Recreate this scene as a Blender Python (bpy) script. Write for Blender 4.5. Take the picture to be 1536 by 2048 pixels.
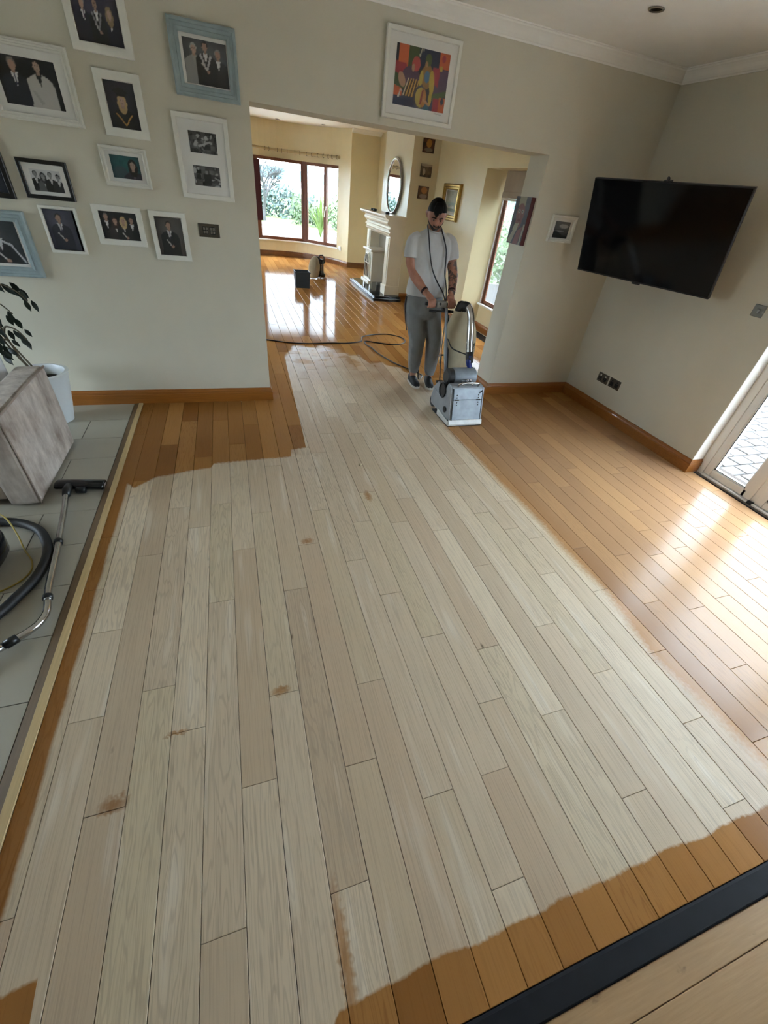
import bpy, bmesh, math, random
import numpy as np
from mathutils import Vector, Matrix

random.seed(7)
rng = np.random.default_rng(7)
PI = math.pi
sc = bpy.context.scene
for o in list(bpy.data.objects):
    bpy.data.objects.remove(o)
COL = sc.collection

# ------------------------------------------------------------------ camera
cam_d = bpy.data.cameras.new('camera')
cam = bpy.data.objects.new('camera', cam_d)
COL.objects.link(cam)
cam_d.sensor_fit = 'VERTICAL'
cam_d.sensor_height = 36.0
cam_d.lens = 813.5 / 2048 * 36.0
cam_d.clip_start = 0.02
cam_d.clip_end = 2000
_r = Vector((0.94967414, -0.29618626, 0.10194473)).normalized()
_f = Vector((0.29370479, 0.72883813, -0.6184921))
_f = (_f - _r * _f.dot(_r)).normalized()
_u = _r.cross(_f)
cam.matrix_world = Matrix(((_r.x, _u.x, -_f.x, 0.0), (_r.y, _u.y, -_f.y, 0.0), (_r.z, _u.z, -_f.z, 1.75), (0, 0, 0, 1)))
sc.camera = cam

# ------------------------------------------------------------------ world: flat overcast sky
SKY = 1.0
world = bpy.data.worlds.new('overcast_sky')
sc.world = world
world.use_nodes = True
_nt = world.node_tree
_nt.nodes.clear()
_tc = _nt.nodes.new('ShaderNodeTexCoord')
_sp = _nt.nodes.new('ShaderNodeSeparateXYZ')
_rp = _nt.nodes.new('ShaderNodeValToRGB')
_rp.color_ramp.elements[0].position = 0.0
_rp.color_ramp.elements[0].color = (0.70, 0.87, 1.04, 1)
_rp.color_ramp.elements[1].position = 0.9
_rp.color_ramp.elements[1].color = (1.28, 1.45, 1.66, 1)
_bg = _nt.nodes.new('ShaderNodeBackground')
_bg.inputs[1].default_value = SKY
_ow = _nt.nodes.new('ShaderNodeOutputWorld')
_nt.links.new(_tc.outputs['Generated'], _sp.inputs[0])
_nt.links.new(_sp.outputs['Z'], _rp.inputs[0])
_nt.links.new(_rp.outputs[0], _bg.inputs[0])
_nt.links.new(_bg.outputs[0], _ow.inputs[0])


def portal(name, loc, direction, w, h):
    """daylight portal in a window opening (guides sky sampling, emits nothing)"""
    d = bpy.data.lights.new(name, 'AREA')
    d.shape = 'RECTANGLE'
    d.size = w
    d.size_y = h
    d.cycles.is_portal = True
    o = bpy.data.objects.new(name, d)
    COL.objects.link(o)
    o.location = loc
    o.rotation_euler = Vector(direction).to_track_quat('-Z', 'Z').to_euler()
    return o


portal('portal_bay', (1.4, 12.45, 1.25), (0, -1, 0), 3.1, 1.75)
portal('portal_patio', (4.02, 0.78, 1.06), (-1, 0, 0), 2.75, 2.1)
portal('portal_side', (4.04, 6.05, 1.1), (-1, 0, 0), 1.5, 1.5)
portal('portal_west', (-4.32, 2.7, 1.1), (1, 0, 0), 1.7, 1.5)
portal('portal_lounge', (-2.62, 8.6, 1.3), (1, 0, 0), 3.0, 1.7)  # serves the added fill window of the lounge

# ------------------------------------------------------------------ exposure / cycles quality knobs
vs = sc.view_settings
vs.view_transform = 'Standard'
vs.look = 'None'
vs.gamma = 1.0
vs.use_curve_mapping = False
vs.exposure = 3.8
sc.cycles.use_denoising = True
sc.cycles.use_adaptive_sampling = True
sc.cycles.adaptive_threshold = 0.08
sc.cycles.adaptive_min_samples = 12
sc.cycles.max_bounces = 6
sc.cycles.diffuse_bounces = 4
sc.cycles.glossy_bounces = 3
sc.cycles.transmission_bounces = 2
sc.cycles.transparent_max_bounces = 10
sc.cycles.caustics_reflective = False
sc.cycles.caustics_refractive = False
sc.cycles.sample_clamp_indirect = 6.0


# ------------------------------------------------------------------ mesh helpers
class MB:
    """collects shapes, then links them as ONE mesh object"""

    def __init__(self):
        self.v = []
        self.f = []
        self.mi = []

    def add(self, vs_, fs, mi=0):
        b = len(self.v)
        self.v += [tuple(p) for p in vs_]
        self.f += [tuple(b + i for i in f) for f in fs]
        self.mi += [mi] * len(fs)
        return self

    def box(self, x0, x1, y0, y1, z0, z1, mi=0):
        return self.add([(x0, y0, z0), (x1, y0, z0), (x1, y1, z0), (x0, y1, z0), (x0, y0, z1), (x1, y0, z1), (x1, y1, z1), (x0, y1, z1)],
                        [(0, 3, 2, 1), (4, 5, 6, 7), (0, 1, 5, 4), (1, 2, 6, 5), (2, 3, 7, 6), (3, 0, 4, 7)], mi)

    def rings(self, rings, cap0=True, cap1=True, closed=False, mi=0):
        n = len(rings[0])
        vs_ = [p for r in rings for p in r]
        fs = []
        m = len(rings)
        for i in range(m if closed else m - 1):
            a, b = i * n, ((i + 1) % m) * n
            for j in range(n):
                k = (j + 1) % n
                fs.append((a + j, a + k, b + k, b + j))
        if not closed:
            if cap0:
                fs.append(tuple(reversed(range(n))))
            if cap1:
                fs.append(tuple((m - 1) * n + j for j in range(n)))
        return self.add(vs_, fs, mi)

    def tube(self, pts, rad, n=10, cap=True, closed=False, mi=0, up=None):
        pts = [Vector(p) for p in pts]
        m = len(pts)
        if not isinstance(rad, list):
            rad = [rad] * m
        rs = []
        prev = None
        for i, p in enumerate(pts):
            if closed:
                t = pts[(i + 1) % m] - pts[i - 1]
            else:
                t = pts[min(i + 1, m - 1)] - pts[max(i - 1, 0)]
            t.normalize()
            if prev is None:
                ref = Vector(up) if up else (Vector((0, 0, 1)) if abs(t.z) < 0.9 else Vector((1, 0, 0)))
                a = (ref - t * ref.dot(t)).normalized()
            else:
                a = (prev - t * prev.dot(t)).normalized()
            prev = a
            b = t.cross(a)
            r = rad[i]
            ra, rb = r if hasattr(r, '__len__') else (r, r)
            rs.append([p + a * (math.cos(2 * PI * j / n) * ra) + b * (math.sin(2 * PI * j / n) * rb) for j in range(n)])
        return self.rings(rs, cap, cap, closed, mi)

    def lathe(self, prof, c=(0, 0, 0), n=24, mi=0, cap0=True, cap1=True):
        rs = [[(c[0] + r * math.cos(2 * PI * j / n), c[1] + r * math.sin(2 * PI * j / n), c[2] + z) for j in range(n)] for r, z in prof]
        return self.rings(rs, cap0, cap1, mi=mi)

    def stack(self, secs, n=28, pw=2.4, mi=0):
        """horizontal super-ellipse sections (cx, cy, z, rx, ry)"""
        rs = []
        for cx, cy, z, rx, ry in secs:
            ring = []
            for j in range(n):
                t = 2 * PI * j / n
                c, s = math.cos(t), math.sin(t)
                ring.append((cx + rx * math.copysign(abs(c) ** (2 / pw), c), cy + ry * math.copysign(abs(s) ** (2 / pw), s), z))
            rs.append(ring)
        return self.rings(rs, mi=mi)

    def prism(self, poly, axis, a, b, mi=0):
        """polygon in the plane across `axis`, extruded from a to b"""
        def pt(u, v, w):
            return {'x': (w, u, v), 'y': (u, w, v), 'z': (u, v, w)}[axis]
        n = len(poly)
        vs_ = [pt(u, v, a) for u, v in poly] + [pt(u, v, b) for u, v in poly]
        fs = [tuple(range(n)), tuple(reversed(range(n, 2 * n)))] + [(i, n + i, n + (i + 1) % n, (i + 1) % n) for i in range(n)]
        return self.add(vs_, fs, mi)

    def build(self, name, mat, parent=None, world=True, smooth=False, bevel=0, seg=2, auto=None):
        me = bpy.data.meshes.new(name)
        off = Vector((0, 0, 0))
        if parent is not None and world:
            p = parent
            while p is not None:
                off = off + p.location
                p = p.parent
        me.from_pydata([(x - off.x, y - off.y, z - off.z) for x, y, z in self.v], [], self.f)
        mats = mat if isinstance(mat, (list, tuple)) else [mat]
        for m in mats:
            me.materials.append(m)
        if len(mats) > 1:
            me.polygons.foreach_set('material_index', self.mi)
        bm = bmesh.new()
        bm.from_mesh(me)
        bmesh.ops.recalc_face_normals(bm, faces=bm.faces)
        bm.to_mesh(me)
        bm.free()
        if smooth:
            me.polygons.foreach_set('use_smooth', [True] * len(me.polygons))
        me.update()
        o = bpy.data.objects.new(name, me)
        COL.objects.link(o)
        if parent is not None:
            o.parent = parent
        if bevel:
            b = o.modifiers.new('bevel', 'BEVEL')
            b.width = bevel
            b.segments = seg
            b.limit_method = 'ANGLE'
            b.angle_limit = 0.6
        if auto:
            try:
                me.set_sharp_from_angle(angle=auto)
            except Exception:
                pass
        return o


def tag(o, label=None, cat=None, group=None, kind=None):
    if label:
        o['label'] = label
    if cat:
        o['category'] = cat
    if group:
        o['group'] = group
    if kind:
        o['kind'] = kind
    return o


def thing(name, label, cat, loc=(0, 0, 0), rotz=0.0, group=None):
    o = bpy.data.objects.new(name, None)
    o.empty_display_size = 0.1
    COL.objects.link(o)
    o.location = loc
    o.rotation_euler = (0, 0, rotz)
    return tag(o, label, cat, group)


def struct(name, mb, mat, label, **k):
    return tag(mb.build(name, mat, **k), label, kind='structure')


def copy_tree(o, parent=None):
    c = o.copy()
    COL.objects.link(c)
    c.parent = parent
    for ch in o.children:
        copy_tree(ch, c)
    return c


def spline(pts, k=8, closed=False):
    """Catmull-Rom through pts"""
    P = [Vector(p) for p in pts]
    n = len(P)
    out = []
    for i in range(n if closed else n - 1):
        if closed:
            a, b, c, d = P[(i - 1) % n], P[i], P[(i + 1) % n], P[(i + 2) % n]
        else:
            a, b, c, d = P[max(i - 1, 0)], P[i], P[i + 1], P[min(i + 2, n - 1)]
        for j in range(k):
            t = j / k
            out.append(0.5 * ((2 * b) + (c - a) * t + (2 * a - 5 * b + 4 * c - d) * t * t + (3 * b - a - 3 * c + d) * t ** 3))
    if not closed:
        out.append(P[-1])
    return out


# ------------------------------------------------------------------ material helpers
class X:
    """tiny expression wrapper round Math nodes"""
    nt = None

    def __init__(self, s):
        self.s = s

    @staticmethod
    def op(o, a, b=0.0, c=None, clamp=False):
        n = X.nt.nodes.new('ShaderNodeMath')
        n.operation = o
        n.use_clamp = clamp
        for i, q in enumerate((a, b) if c is None else (a, b, c)):
            if isinstance(q, X):
                X.nt.links.new(q.s, n.inputs[i])
            else:
                n.inputs[i].default_value = q
        return X(n.outputs[0])

    def __add__(a, b): return X.op('ADD', a, b)
    def __radd__(a, b): return X.op('ADD', b, a)
    def __sub__(a, b): return X.op('SUBTRACT', a, b)
    def __rsub__(a, b): return X.op('SUBTRACT', b, a)
    def __mul__(a, b): return X.op('MULTIPLY', a, b)
    def __rmul__(a, b): return X.op('MULTIPLY', b, a)
    def __truediv__(a, b): return X.op('DIVIDE', a, b)
    def clamp(a): return X.op('ADD', a, 0.0, clamp=True)
    def max(a, b): return X.op('MAXIMUM', a, b)
    def min(a, b): return X.op('MINIMUM', a, b)


def new_mat(name):
    m = bpy.data.materials.new(name)
    m.use_nodes = True
    nt = m.node_tree
    X.nt = nt
    return m, nt, nt.nodes['Principled BSDF']


def set_in(nt, node, key, val):
    if isinstance(val, X):
        nt.links.new(val.s, node.inputs[key])
    elif isinstance(val, bpy.types.NodeSocket):
        nt.links.new(val, node.inputs[key])
    else:
        node.inputs[key].default_value = val


def mixc(nt, fac, a, b, blend='MIX'):
    n = nt.nodes.new('ShaderNodeMix')
    n.data_type = 'RGBA'
    n.blend_type = blend
    for key, val in ((0, fac), (6, a), (7, b)):
        if isinstance(val, tuple):
            val = (*val[:3], 1.0)
        set_in(nt, n, key, val)
    return n.outputs[2]


def noise(nt, vec, scale, detail=2.0, rough=0.55, out=0):
    n = nt.nodes.new('ShaderNodeTexNoise')
    n.inputs['Scale'].default_value = scale
    n.inputs['Detail'].default_value = detail
    n.inputs['Roughness'].default_value = rough
    if vec is not None:
        nt.links.new(vec, n.inputs['Vector'])
    return X(n.outputs[out])


def mapping(nt, vec, scale=(1, 1, 1), loc=(0, 0, 0)):
    n = nt.nodes.new('ShaderNodeMapping')
    n.inputs['Scale'].default_value = scale
    n.inputs['Location'].default_value = loc
    nt.links.new(vec, n.inputs['Vector'])
    return n.outputs[0]


def coords(nt, kind='Object'):
    if kind == 'World':
        return nt.nodes.new('ShaderNodeNewGeometry').outputs['Position']
    return nt.nodes.new('ShaderNodeTexCoord').outputs[kind]


def bump(nt, bsdf, height, strength=0.3, dist=0.002):
    n = nt.nodes.new('ShaderNodeBump')
    n.inputs['Strength'].default_value = strength
    n.inputs['Distance'].default_value = dist
    nt.links.new(height.s, n.inputs['Height'])
    nt.links.new(n.outputs[0], bsdf.inputs['Normal'])


_cache = {}


def M(name, col, rough=0.5, metal=0.0, var=0.0, vs_=8.0, bmp=0.0, bs=60.0, spec=0.5, col2=None, stretch=(1, 1, 1), coat=0.0, sheen=0.0, bd=0.002):
    """procedural material: colour with noise variation, noise bump"""
    if name in _cache:
        return _cache[name]
    m, nt, b = new_mat(name)
    b.inputs['Roughness'].default_value = rough
    b.inputs['Metallic'].default_value = metal
    b.inputs['Specular IOR Level'].default_value = spec
    b.inputs['Coat Weight'].default_value = coat
    b.inputs['Sheen Weight'].default_value = sheen
    v = mapping(nt, coords(nt), stretch)
    if var or col2:
        n = noise(nt, v, vs_)
        if col2 is None:
            col2 = tuple(c * (1 - var) for c in col)
            col = tuple(min(1, c * (1 + var * 0.6)) for c in col)
        f = ((n - 0.5) * 2.2 + 0.5).clamp()
        nt.links.new(mixc(nt, f, col2, col), b.inputs['Base Color'])
    else:
        n = noise(nt, v, vs_)
        nt.links.new(mixc(nt, n, tuple(c * 0.97 for c in col), tuple(min(1, c * 1.03) for c in col)), b.inputs['Base Color'])
    if bmp:
        bump(nt, b, noise(nt, v, bs), bmp, bd)
    _cache[name] = m
    return m


def srgb(r, g, b):
    f = lambda c: ((c / 255 + 0.055) / 1.055) ** 2.4 if c > 10 else c / 255 / 12.92
    return (f(r), f(g), f(b))


def glass_mat(name, tint=(0.97, 0.985, 0.98), ior=1.45):
    m = bpy.data.materials.new(name)
    m.use_nodes = True
    nt = m.node_tree
    nt.nodes.clear()
    o = nt.nodes.new('ShaderNodeOutputMaterial')
    t = nt.nodes.new('ShaderNodeBsdfTransparent')
    t.inputs[0].default_value = (*tint, 1)
    g = nt.nodes.new('ShaderNodeBsdfGlossy')
    g.inputs['Roughness'].default_value = 0.02
    X.nt = nt
    ge = nt.nodes.new('ShaderNodeNewGeometry')
    dt = nt.nodes.new('ShaderNodeVectorMath')
    dt.operation = 'DOT_PRODUCT'
    nt.links.new(ge.outputs['Incoming'], dt.inputs[0])
    nt.links.new(ge.outputs['Normal'], dt.inputs[1])
    f0 = ((ior - 1) / (ior + 1)) ** 2
    fr = X.op('POWER', 1.0 - X.op('ABSOLUTE', X(dt.outputs['Value'])), 5.0) * (1 - f0) + f0      # Schlick, same from both sides
    mx = nt.nodes.new('ShaderNodeMixShader')
    nt.links.new(fr.s, mx.inputs[0])
    nt.links.new(t.outputs[0], mx.inputs[1])
    nt.links.new(g.outputs[0], mx.inputs[2])
    nt.links.new(mx.outputs[0], o.inputs[0])
    return m


GLASS = glass_mat('window_glass')
PGLASS = glass_mat('picture_glass', (0.99, 0.99, 0.99), 1.22)
WALL = M('wall_paint', srgb(207, 201, 183), 0.75, var=0.03, vs_=3)
WALLF = M('wall_paint_lounge', srgb(222, 207, 166), 0.36, var=0.03, vs_=3)
CEIL = M('ceiling_paint', srgb(243, 241, 236), 0.8)
WHITE = M('white_gloss_paint', srgb(236, 236, 232), 0.3)
UPVC = M('door_upvc', srgb(224, 220, 212), 0.28)
TEAK = M('window_hardwood', srgb(112, 62, 34), 0.4, var=0.3, vs_=12, stretch=(6, 6, 0.6))
BLACKP = M('black_plastic', (0.008, 0.009, 0.010), 0.32, spec=0.5, bmp=0.05, bs=300)
RUBBER = M('black_rubber', (0.012, 0.012, 0.013), 0.55, bmp=0.1, bs=200)
CHROME = M('chrome', (0.62, 0.62, 0.63), 0.16, metal=1.0, var=0.25, vs_=14)
STEEL = M('brushed_steel', (0.30, 0.28, 0.25), 0.38, metal=1.0, var=0.15, vs_=30)
DARKSTEEL = M('dark_bronze_plate', (0.10, 0.09, 0.075), 0.35, metal=0.9)
# ------------------------------------------------------------------ oak floor material (sanded / still varnished)
def float_curve(nt, x, pts, xr, yr):
    n = nt.nodes.new('ShaderNodeFloatCurve')
    c = n.mapping.curves[0]
    P = [((a - xr[0]) / (xr[1] - xr[0]), (b - yr[0]) / (yr[1] - yr[0])) for a, b in pts]
    c.points[0].location = P[0]
    c.points[1].location = P[-1]
    for p in P[1:-1]:
        c.points.new(*p)
    for p in c.points:
        p.handle_type = 'VECTOR'
    n.mapping.update()
    nt.links.new(((x - xr[0]) * (1 / (xr[1] - xr[0]))).clamp().s, n.inputs['Value'])
    return X(n.outputs[0]) * (yr[1] - yr[0]) + yr[0]


def oak_floor():
    m, nt, b = new_mat('oak_boards')
    pos = coords(nt, 'World')
    sp = nt.nodes.new('ShaderNodeSeparateXYZ')
    nt.links.new(pos, sp.inputs[0])
    x, y = X(sp.outputs[0]), X(sp.outputs[1])
    at = nt.nodes.new('ShaderNodeAttribute')
    at.attribute_name = 'tone'
    ts = nt.nodes.new('ShaderNodeSeparateColor')
    nt.links.new(at.outputs['Color'], ts.inputs[0])
    t1, t2, t3 = X(ts.outputs[0]), X(ts.outputs[1]), X(ts.outputs[2])
    # grain, different on every board
    cb = nt.nodes.new('ShaderNodeCombineXYZ')
    nt.links.new((x * 1.0 + t2 * 37.0).s, cb.inputs[0])
    nt.links.new((y * 0.022 + t3 * 19.0).s, cb.inputs[1])
    nt.links.new((t1 * 11.0).s, cb.inputs[2])
    fine = noise(nt, cb.outputs[0], 170, 3, 0.65)
    cb2 = nt.nodes.new('ShaderNodeCombineXYZ')
    nt.links.new((x * 1.0 + t3 * 23.0).s, cb2.inputs[0])
    nt.links.new((y * 0.10 + t2 * 31.0).s, cb2.inputs[1])
    nt.links.new((t2 * 7.0).s, cb2.inputs[2])
    broad = noise(nt, cb2.outputs[0], 17, 2, 0.5)
    # cathedral figure: contour rings of a stretched noise field
    rings_ = X.op('SINE', broad * 74.0)
    n1 = noise(nt, pos, 4.5, 1) - 0.5
    n2 = noise(nt, pos, 60, 1) - 0.5
    # ---- where the machine has been
    xl = n1 * 0.02 + n2 * 0.006 - 0.834
    left = ((x - xl) * 70).clamp()
    xr = float_curve(nt, y, [(-0.2, 1.98), (0.1, 1.95), (0.4, 1.92), (0.7, 1.87), (1.07, 1.95), (1.26, 1.93), (1.9, 1.92), (2.3, 1.89), (3.2, 1.84), (3.6, 1.95), (4.0, 2.12), (6.8, 2.15)], (-0.2, 6.8), (1.5, 2.2))
    right = ((xr + 0.02 + n1 * 0.03 + n2 * 0.05 - x) * 14).clamp()
    yb = float_curve(nt, x, [(-1, 0.27), (-0.69, 0.285), (-0.685, -0.12), (-0.02, -0.12), (0.06, 0.005), (1.0, 0.01), (2.2, 0.0)], (-1, 2.2), (-0.5, 0.5))
    bottom = ((y - (yb + n1 * 0.05 + n2 * 0.012)) * 110).clamp()
    yt = float_curve(nt, x, [(-1, 2.72), (-0.84, 2.7), (-0.78, 2.62), (-0.66, 2.74), (-0.42, 2.79), (-0.3, 2.8), (-0.28, 2.87), (0.2, 2.88), (0.302, 2.9), (0.306, 3.0), (0.44, 3.02), (0.455, 3.4), (0.52, 5.3), (0.7, 5.75),
                             (1.1, 5.7), (1.36, 5.45), (1.5, 5.42), (1.56, 5.0), (1.72, 5.15), (1.86, 4.9), (1.95, 4.75), (2.2, 4.65)], (-1, 2.2), (0, 7))
    soft = ((y - 3.95) * 0.9).clamp()
    top = ((yt + n1 * (soft * 0.5 + 0.06) + n2 * 0.03 - y) * (40.0 - soft * 34.0)).clamp()
    patch = 1.0 - soft * ((noise(nt, pos, 3.2, 2) - 0.22) * 2.4).clamp() * 0.8
    wipe = ((x - 0.22) * 5.0).clamp().max(((3.0 - y) * 8).clamp())
    sanded = left * right * bottom * top * patch * wipe
    for sx, sy, rx, ry in ((-0.585, 0.675, 0.055, 0.035), (-0.40, 0.87, 0.05, 0.014), (0.01, 0.945, 0.05, 0.025), (0.27, 1.87, 0.045, 0.035), (0.098, 0.08, 0.024, 0.22), (0.77, 2.26, 0.03, 0.08)):
        dx, dy = (x + n2 * 0.03 - sx) * (1 / rx), (y + n2 * 0.05 - sy) * (1 / ry)
        sanded = sanded * (1.0 - (1.0 - dx * dx - dy * dy).clamp() * 0.8)
    # knots and dark checks
    vo = nt.nodes.new('ShaderNodeTexVoronoi')
    vo.inputs['Scale'].default_value = 1.0
    cb3 = nt.nodes.new('ShaderNodeCombineXYZ')
    nt.links.new((x * 4.2 + n2 * 0.02).s, cb3.inputs[0])
    nt.links.new((y * 1.9 + n2 * 0.02).s, cb3.inputs[1])
    nt.links.new(t1.s, cb3.inputs[2])
    nt.links.new(cb3.outputs[0], vo.inputs['Vector'])
    knot = ((0.047 - X(vo.outputs['Distance'])) * 40).clamp()
    # ---- colours
    pale = mixc(nt, t1, srgb(192, 171, 145), srgb(222, 205, 179))
    pale = mixc(nt, ((t3 - 0.35) * 1.6).clamp(), pale, mixc(nt, t2, srgb(194, 169, 143), srgb(212, 197, 167)))
    pale = mixc(nt, ((broad - 0.60) * 7).clamp() * 0.5, pale, srgb(232, 222, 206))
    pale = mixc(nt, ((fine - 0.47) * 2.8).clamp() * 0.6, pale, srgb(150, 130, 110))
    pale = mixc(nt, ((rings_ - 0.35) * 1.6).clamp() * ((t2 - 0.5) * 3).clamp() * 0.3, pale, srgb(150, 132, 114))
    pale = mixc(nt, knot * 0.8, pale, srgb(84, 66, 50))
    gold = mixc(nt, t1, srgb(138, 90, 44), srgb(178, 128, 72))
    gold = mixc(nt, ((fine - 0.5) * 2.4).clamp() * 0.4, gold, srgb(112, 70, 32))
    gold = mixc(nt, ((rings_ - 0.4) * 1.6).clamp() * ((t2 - 0.5) * 3).clamp() * 0.25, gold, srgb(104, 60, 24))
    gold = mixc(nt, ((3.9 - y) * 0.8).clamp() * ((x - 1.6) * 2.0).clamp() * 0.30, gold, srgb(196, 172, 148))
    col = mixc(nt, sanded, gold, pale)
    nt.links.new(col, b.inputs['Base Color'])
    # ---- gloss
    dust = noise(nt, pos, 2.1, 2)
    scuff = ((noise(nt, mapping(nt, pos, (60, 38, 1)), 4.0, 2) - 0.66) * 9).clamp() * ((3.6 - y) * 1.0).clamp()
    near = ((4.6 - y) * 0.6).clamp()
    rv = (dust - 0.3) * 0.22 + 0.10 + scuff * 0.25 + near * 0.22
    nt.links.new((sanded * 0.5 + (1.0 - sanded) * rv).s, b.inputs['Roughness'])
    nt.links.new((sanded * 0.3).s, b.inputs['Specular IOR Level'])
    nt.links.new(((1.0 - sanded) * (0.30 + near * 0.15)).s, b.inputs['Coat Weight'])
    nt.links.new((near * 0.15 + 0.06 + dust * 0.06).s, b.inputs['Coat Roughness'])
    h = fine * 0.3 + noise(nt, pos, 22, 1) * 0.9
    bump(nt, b, h, 0.16, 0.0015)
    return m


OAKF = oak_floor()


def tone_attr(me, vals):
    """per-vertex colour attribute carrying the random values of a board"""
    a = me.attributes.new('tone', 'FLOAT_COLOR', 'POINT')
    a.data.foreach_set('color', np.asarray(vals, np.float32).ravel())


def plank_geo(x0, x1, y0, y1, z=0.0, g=0.0009, c=0.0014, t=0.018):
    x0 += g; x1 -= g; y0 += g * 0.7; y1 -= g * 0.7
    v = [(x0 + c, y0 + c, z), (x1 - c, y0 + c, z), (x1 - c, y1 - c, z), (x0 + c, y1 - c, z),
         (x0, y0, z - c), (x1, y0, z - c), (x1, y1, z - c), (x0, y1, z - c),
         (x0, y0, z - t), (x1, y0, z - t), (x1, y1, z - t), (x0, y1, z - t)]
    f = [(0, 1, 2, 3)] + [(4 + i, 4 + (i + 1) % 4, (i + 1) % 4, i) for i in range(4)] + [(8 + i, 8 + (i + 1) % 4, 4 + (i + 1) % 4, 4 + i) for i in range(4)]
    return v, f


PITCH, X0 = 0.126, -0.797
JOINTS = {-1: [0.45, 1.71, 2.12, 3.37], 0: [1.01, 1.43], 1: [0.66, 1.92], 2: [1.08, 3.58], 3: [0.87, 2.12], 4: [0.24, 1.5, 2.34, 3.57], 5: [0.61, 1.87], 6: [0.93, 2.2], 7: [0.24, 1.5], 8: [0.58, 1.84, 2.88],
          9: [0.89, 2.16, 3.0, 3.41, 4.68], 10: [0.4, 1.65, 4.16, 5.43], 11: [0.1, 1.36, 1.99, 3.23, 4.53], 12: [0.41, 1.05, 2.31, 3.54, 4.8], 13: [0.67, 1.94, 4.44], 14: [0.92, 2.19, 3.42, 3.84], 15: [0.55, 1.81, 4.3],
          16: [0.19, 1.45, 2.71, 3.54, 7.81], 17: [0.97], 18: [0.66, 1.93], 19: [0.05, 1.3, 1.73, 2.57], 20: [0.35, 1.61, 2.03], 21: [0.68, 1.11], 22: [0.2, 1.46], 23: [0.96], 24: [0.5], 25: [0.86], 26: [1.29], 27: [0.89], 30: [0.96]}
BAYC, BAYR = (1.4, 11.933), 1.667


def bay_y(xx):
    d = BAYR ** 2 - (xx - BAYC[0]) ** 2
    return BAYC[1] + math.sqrt(d) if d > 0 else 12.4


floor = struct('floor', MB().box(-0.93, 4.3, -0.12, 4.0, -0.2, -0.018).box(-2.6, 4.3, 4.0, 13.7, -0.2, -0.018), M('subfloor', (0.03, 0.02, 0.014), 0.9),
               'oak board floor, pale where sanded and golden where still varnished, running through both rooms')
boards = []
for k in range(-1, 37):
    xa, xb = X0 + k * PITCH, X0 + (k + 1) * PITCH
    xa = max(xa, -0.888)
    xb = min(xb, 3.9)
    js = sorted(JOINTS.get(k, [random.uniform(0, 1.26)]))
    while js[0] > -0.1:
        js.insert(0, js[0] - 1.26)
    i = 0
    full = [js[0]]
    for j in js[1:]:
        while j - full[-1] > 1.5:
            full.append(full[-1] + 1.26)
            if j - full[-1] < 0.3:
                full.pop()
                full.append((full[-1] + j) / 2)
                break
        full.append(j)
    while full[-1] < 13.7:
        full.append(full[-1] + (1.26 if random.random() < 0.8 else random.choice((0.42, 0.63, 0.84))))
    for a, c in zip(full, full[1:]):
        ylim = 4.05 if xb < 0.3 else 13.7
        xm = (xa + xb) / 2
        if k >= 36:
            ylim = 4.2
        a2, c2 = max(a, -0.117), min(c, ylim)
        if xm < 3.02:
            c2 = min(c2, bay_y(xm) + 0.03)
        else:
            c2 = min(c2, 12.42)
        if c2 - a2 > 0.03:
            boards.append((xa, xb, a2, c2))


def shown(bd):
    xm, ym = (bd[0] + bd[1]) / 2, (bd[2] + bd[3]) / 2
    return (xm * xm + ym * ym) * (1.0 if ym < 4.3 else 1.3)


boards.sort(key=shown)
far = MB()
far_t = []
for n_, (xa, xb, a, c) in enumerate(boards):
    v, f = plank_geo(xa, xb, a, c, z=rng.normal(0, 0.0002))
    tone = (rng.beta(1.6, 1.6), rng.random(), rng.random(), 1.0)
    if n_ < 290:
        me = bpy.data.meshes.new('plank')
        me.from_pydata(v, [], f)
        me.materials.append(OAKF)
        tone_attr(me, [tone] * len(v))
        o = bpy.data.objects.new('plank', me)
        COL.objects.link(o)
        o.parent = floor
    else:
        far.add(v, f)
        far_t += [tone] * len(v)
me = bpy.data.meshes.new('far_planks')
me.from_pydata(far.v, [], far.f)
me.materials.append(OAKF)
tone_attr(me, far_t)
o = bpy.data.objects.new('far_planks', me)
COL.objects.link(o)
o.parent = floor
o['kind'] = 'stuff'

# thresholds
OAKTRIM = M('oak_trim', srgb(150, 92, 36), 0.3, var=0.18, vs_=10, stretch=(0.6, 6, 12), coat=0.4)
PALETRIM = M('pale_oak_strip', srgb(206, 180, 132), 0.5, var=0.12, vs_=14, stretch=(8, 0.4, 1))
BROWNTRIM = M('grey_brown_edge', srgb(120, 98, 72), 0.5, var=0.12, vs_=14, stretch=(8, 0.4, 1))
t = MB().prism([(-0.955, -0.012), (-0.955, 0.002), (-0.921, 0.006), (-0.921, -0.012)], 'y', -0.117, 3.97)
tr1 = struct('trim_1', t, BROWNTRIM, 'brown wooden edging strip where the oak floor meets the grey tiles')
MB().box(-0.921, -0.889, -0.117, 2.1, -0.012, 0.007).build('strip', PALETRIM, tr1, bevel=0.001)
MB().box(-0.921, -0.889, 2.102, 3.97, -0.012, 0.007).build('strip', PALETRIM, tr1, bevel=0.001)
BLACKTRIM = M('charcoal_threshold', srgb(28, 29, 33), 0.7, spec=0.2, var=0.12, vs_=20, bmp=0.1, bs=120)
tr2 = struct('trim_2', MB().prism([(-0.183, -0.02), (-0.183, 0.004), (-0.179, 0.0065), (-0.126, 0.0065), (-0.119, 0.003), (-0.119, -0.02)], 'x', -0.95, 3.79), BLACKTRIM,
             'charcoal metal threshold strip across the near end of the oak floor')
MB().box(-0.95, 3.79, -0.1285, -0.1255, 0.0063, 0.0072).build('rib', BLACKTRIM, tr2)
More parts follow.
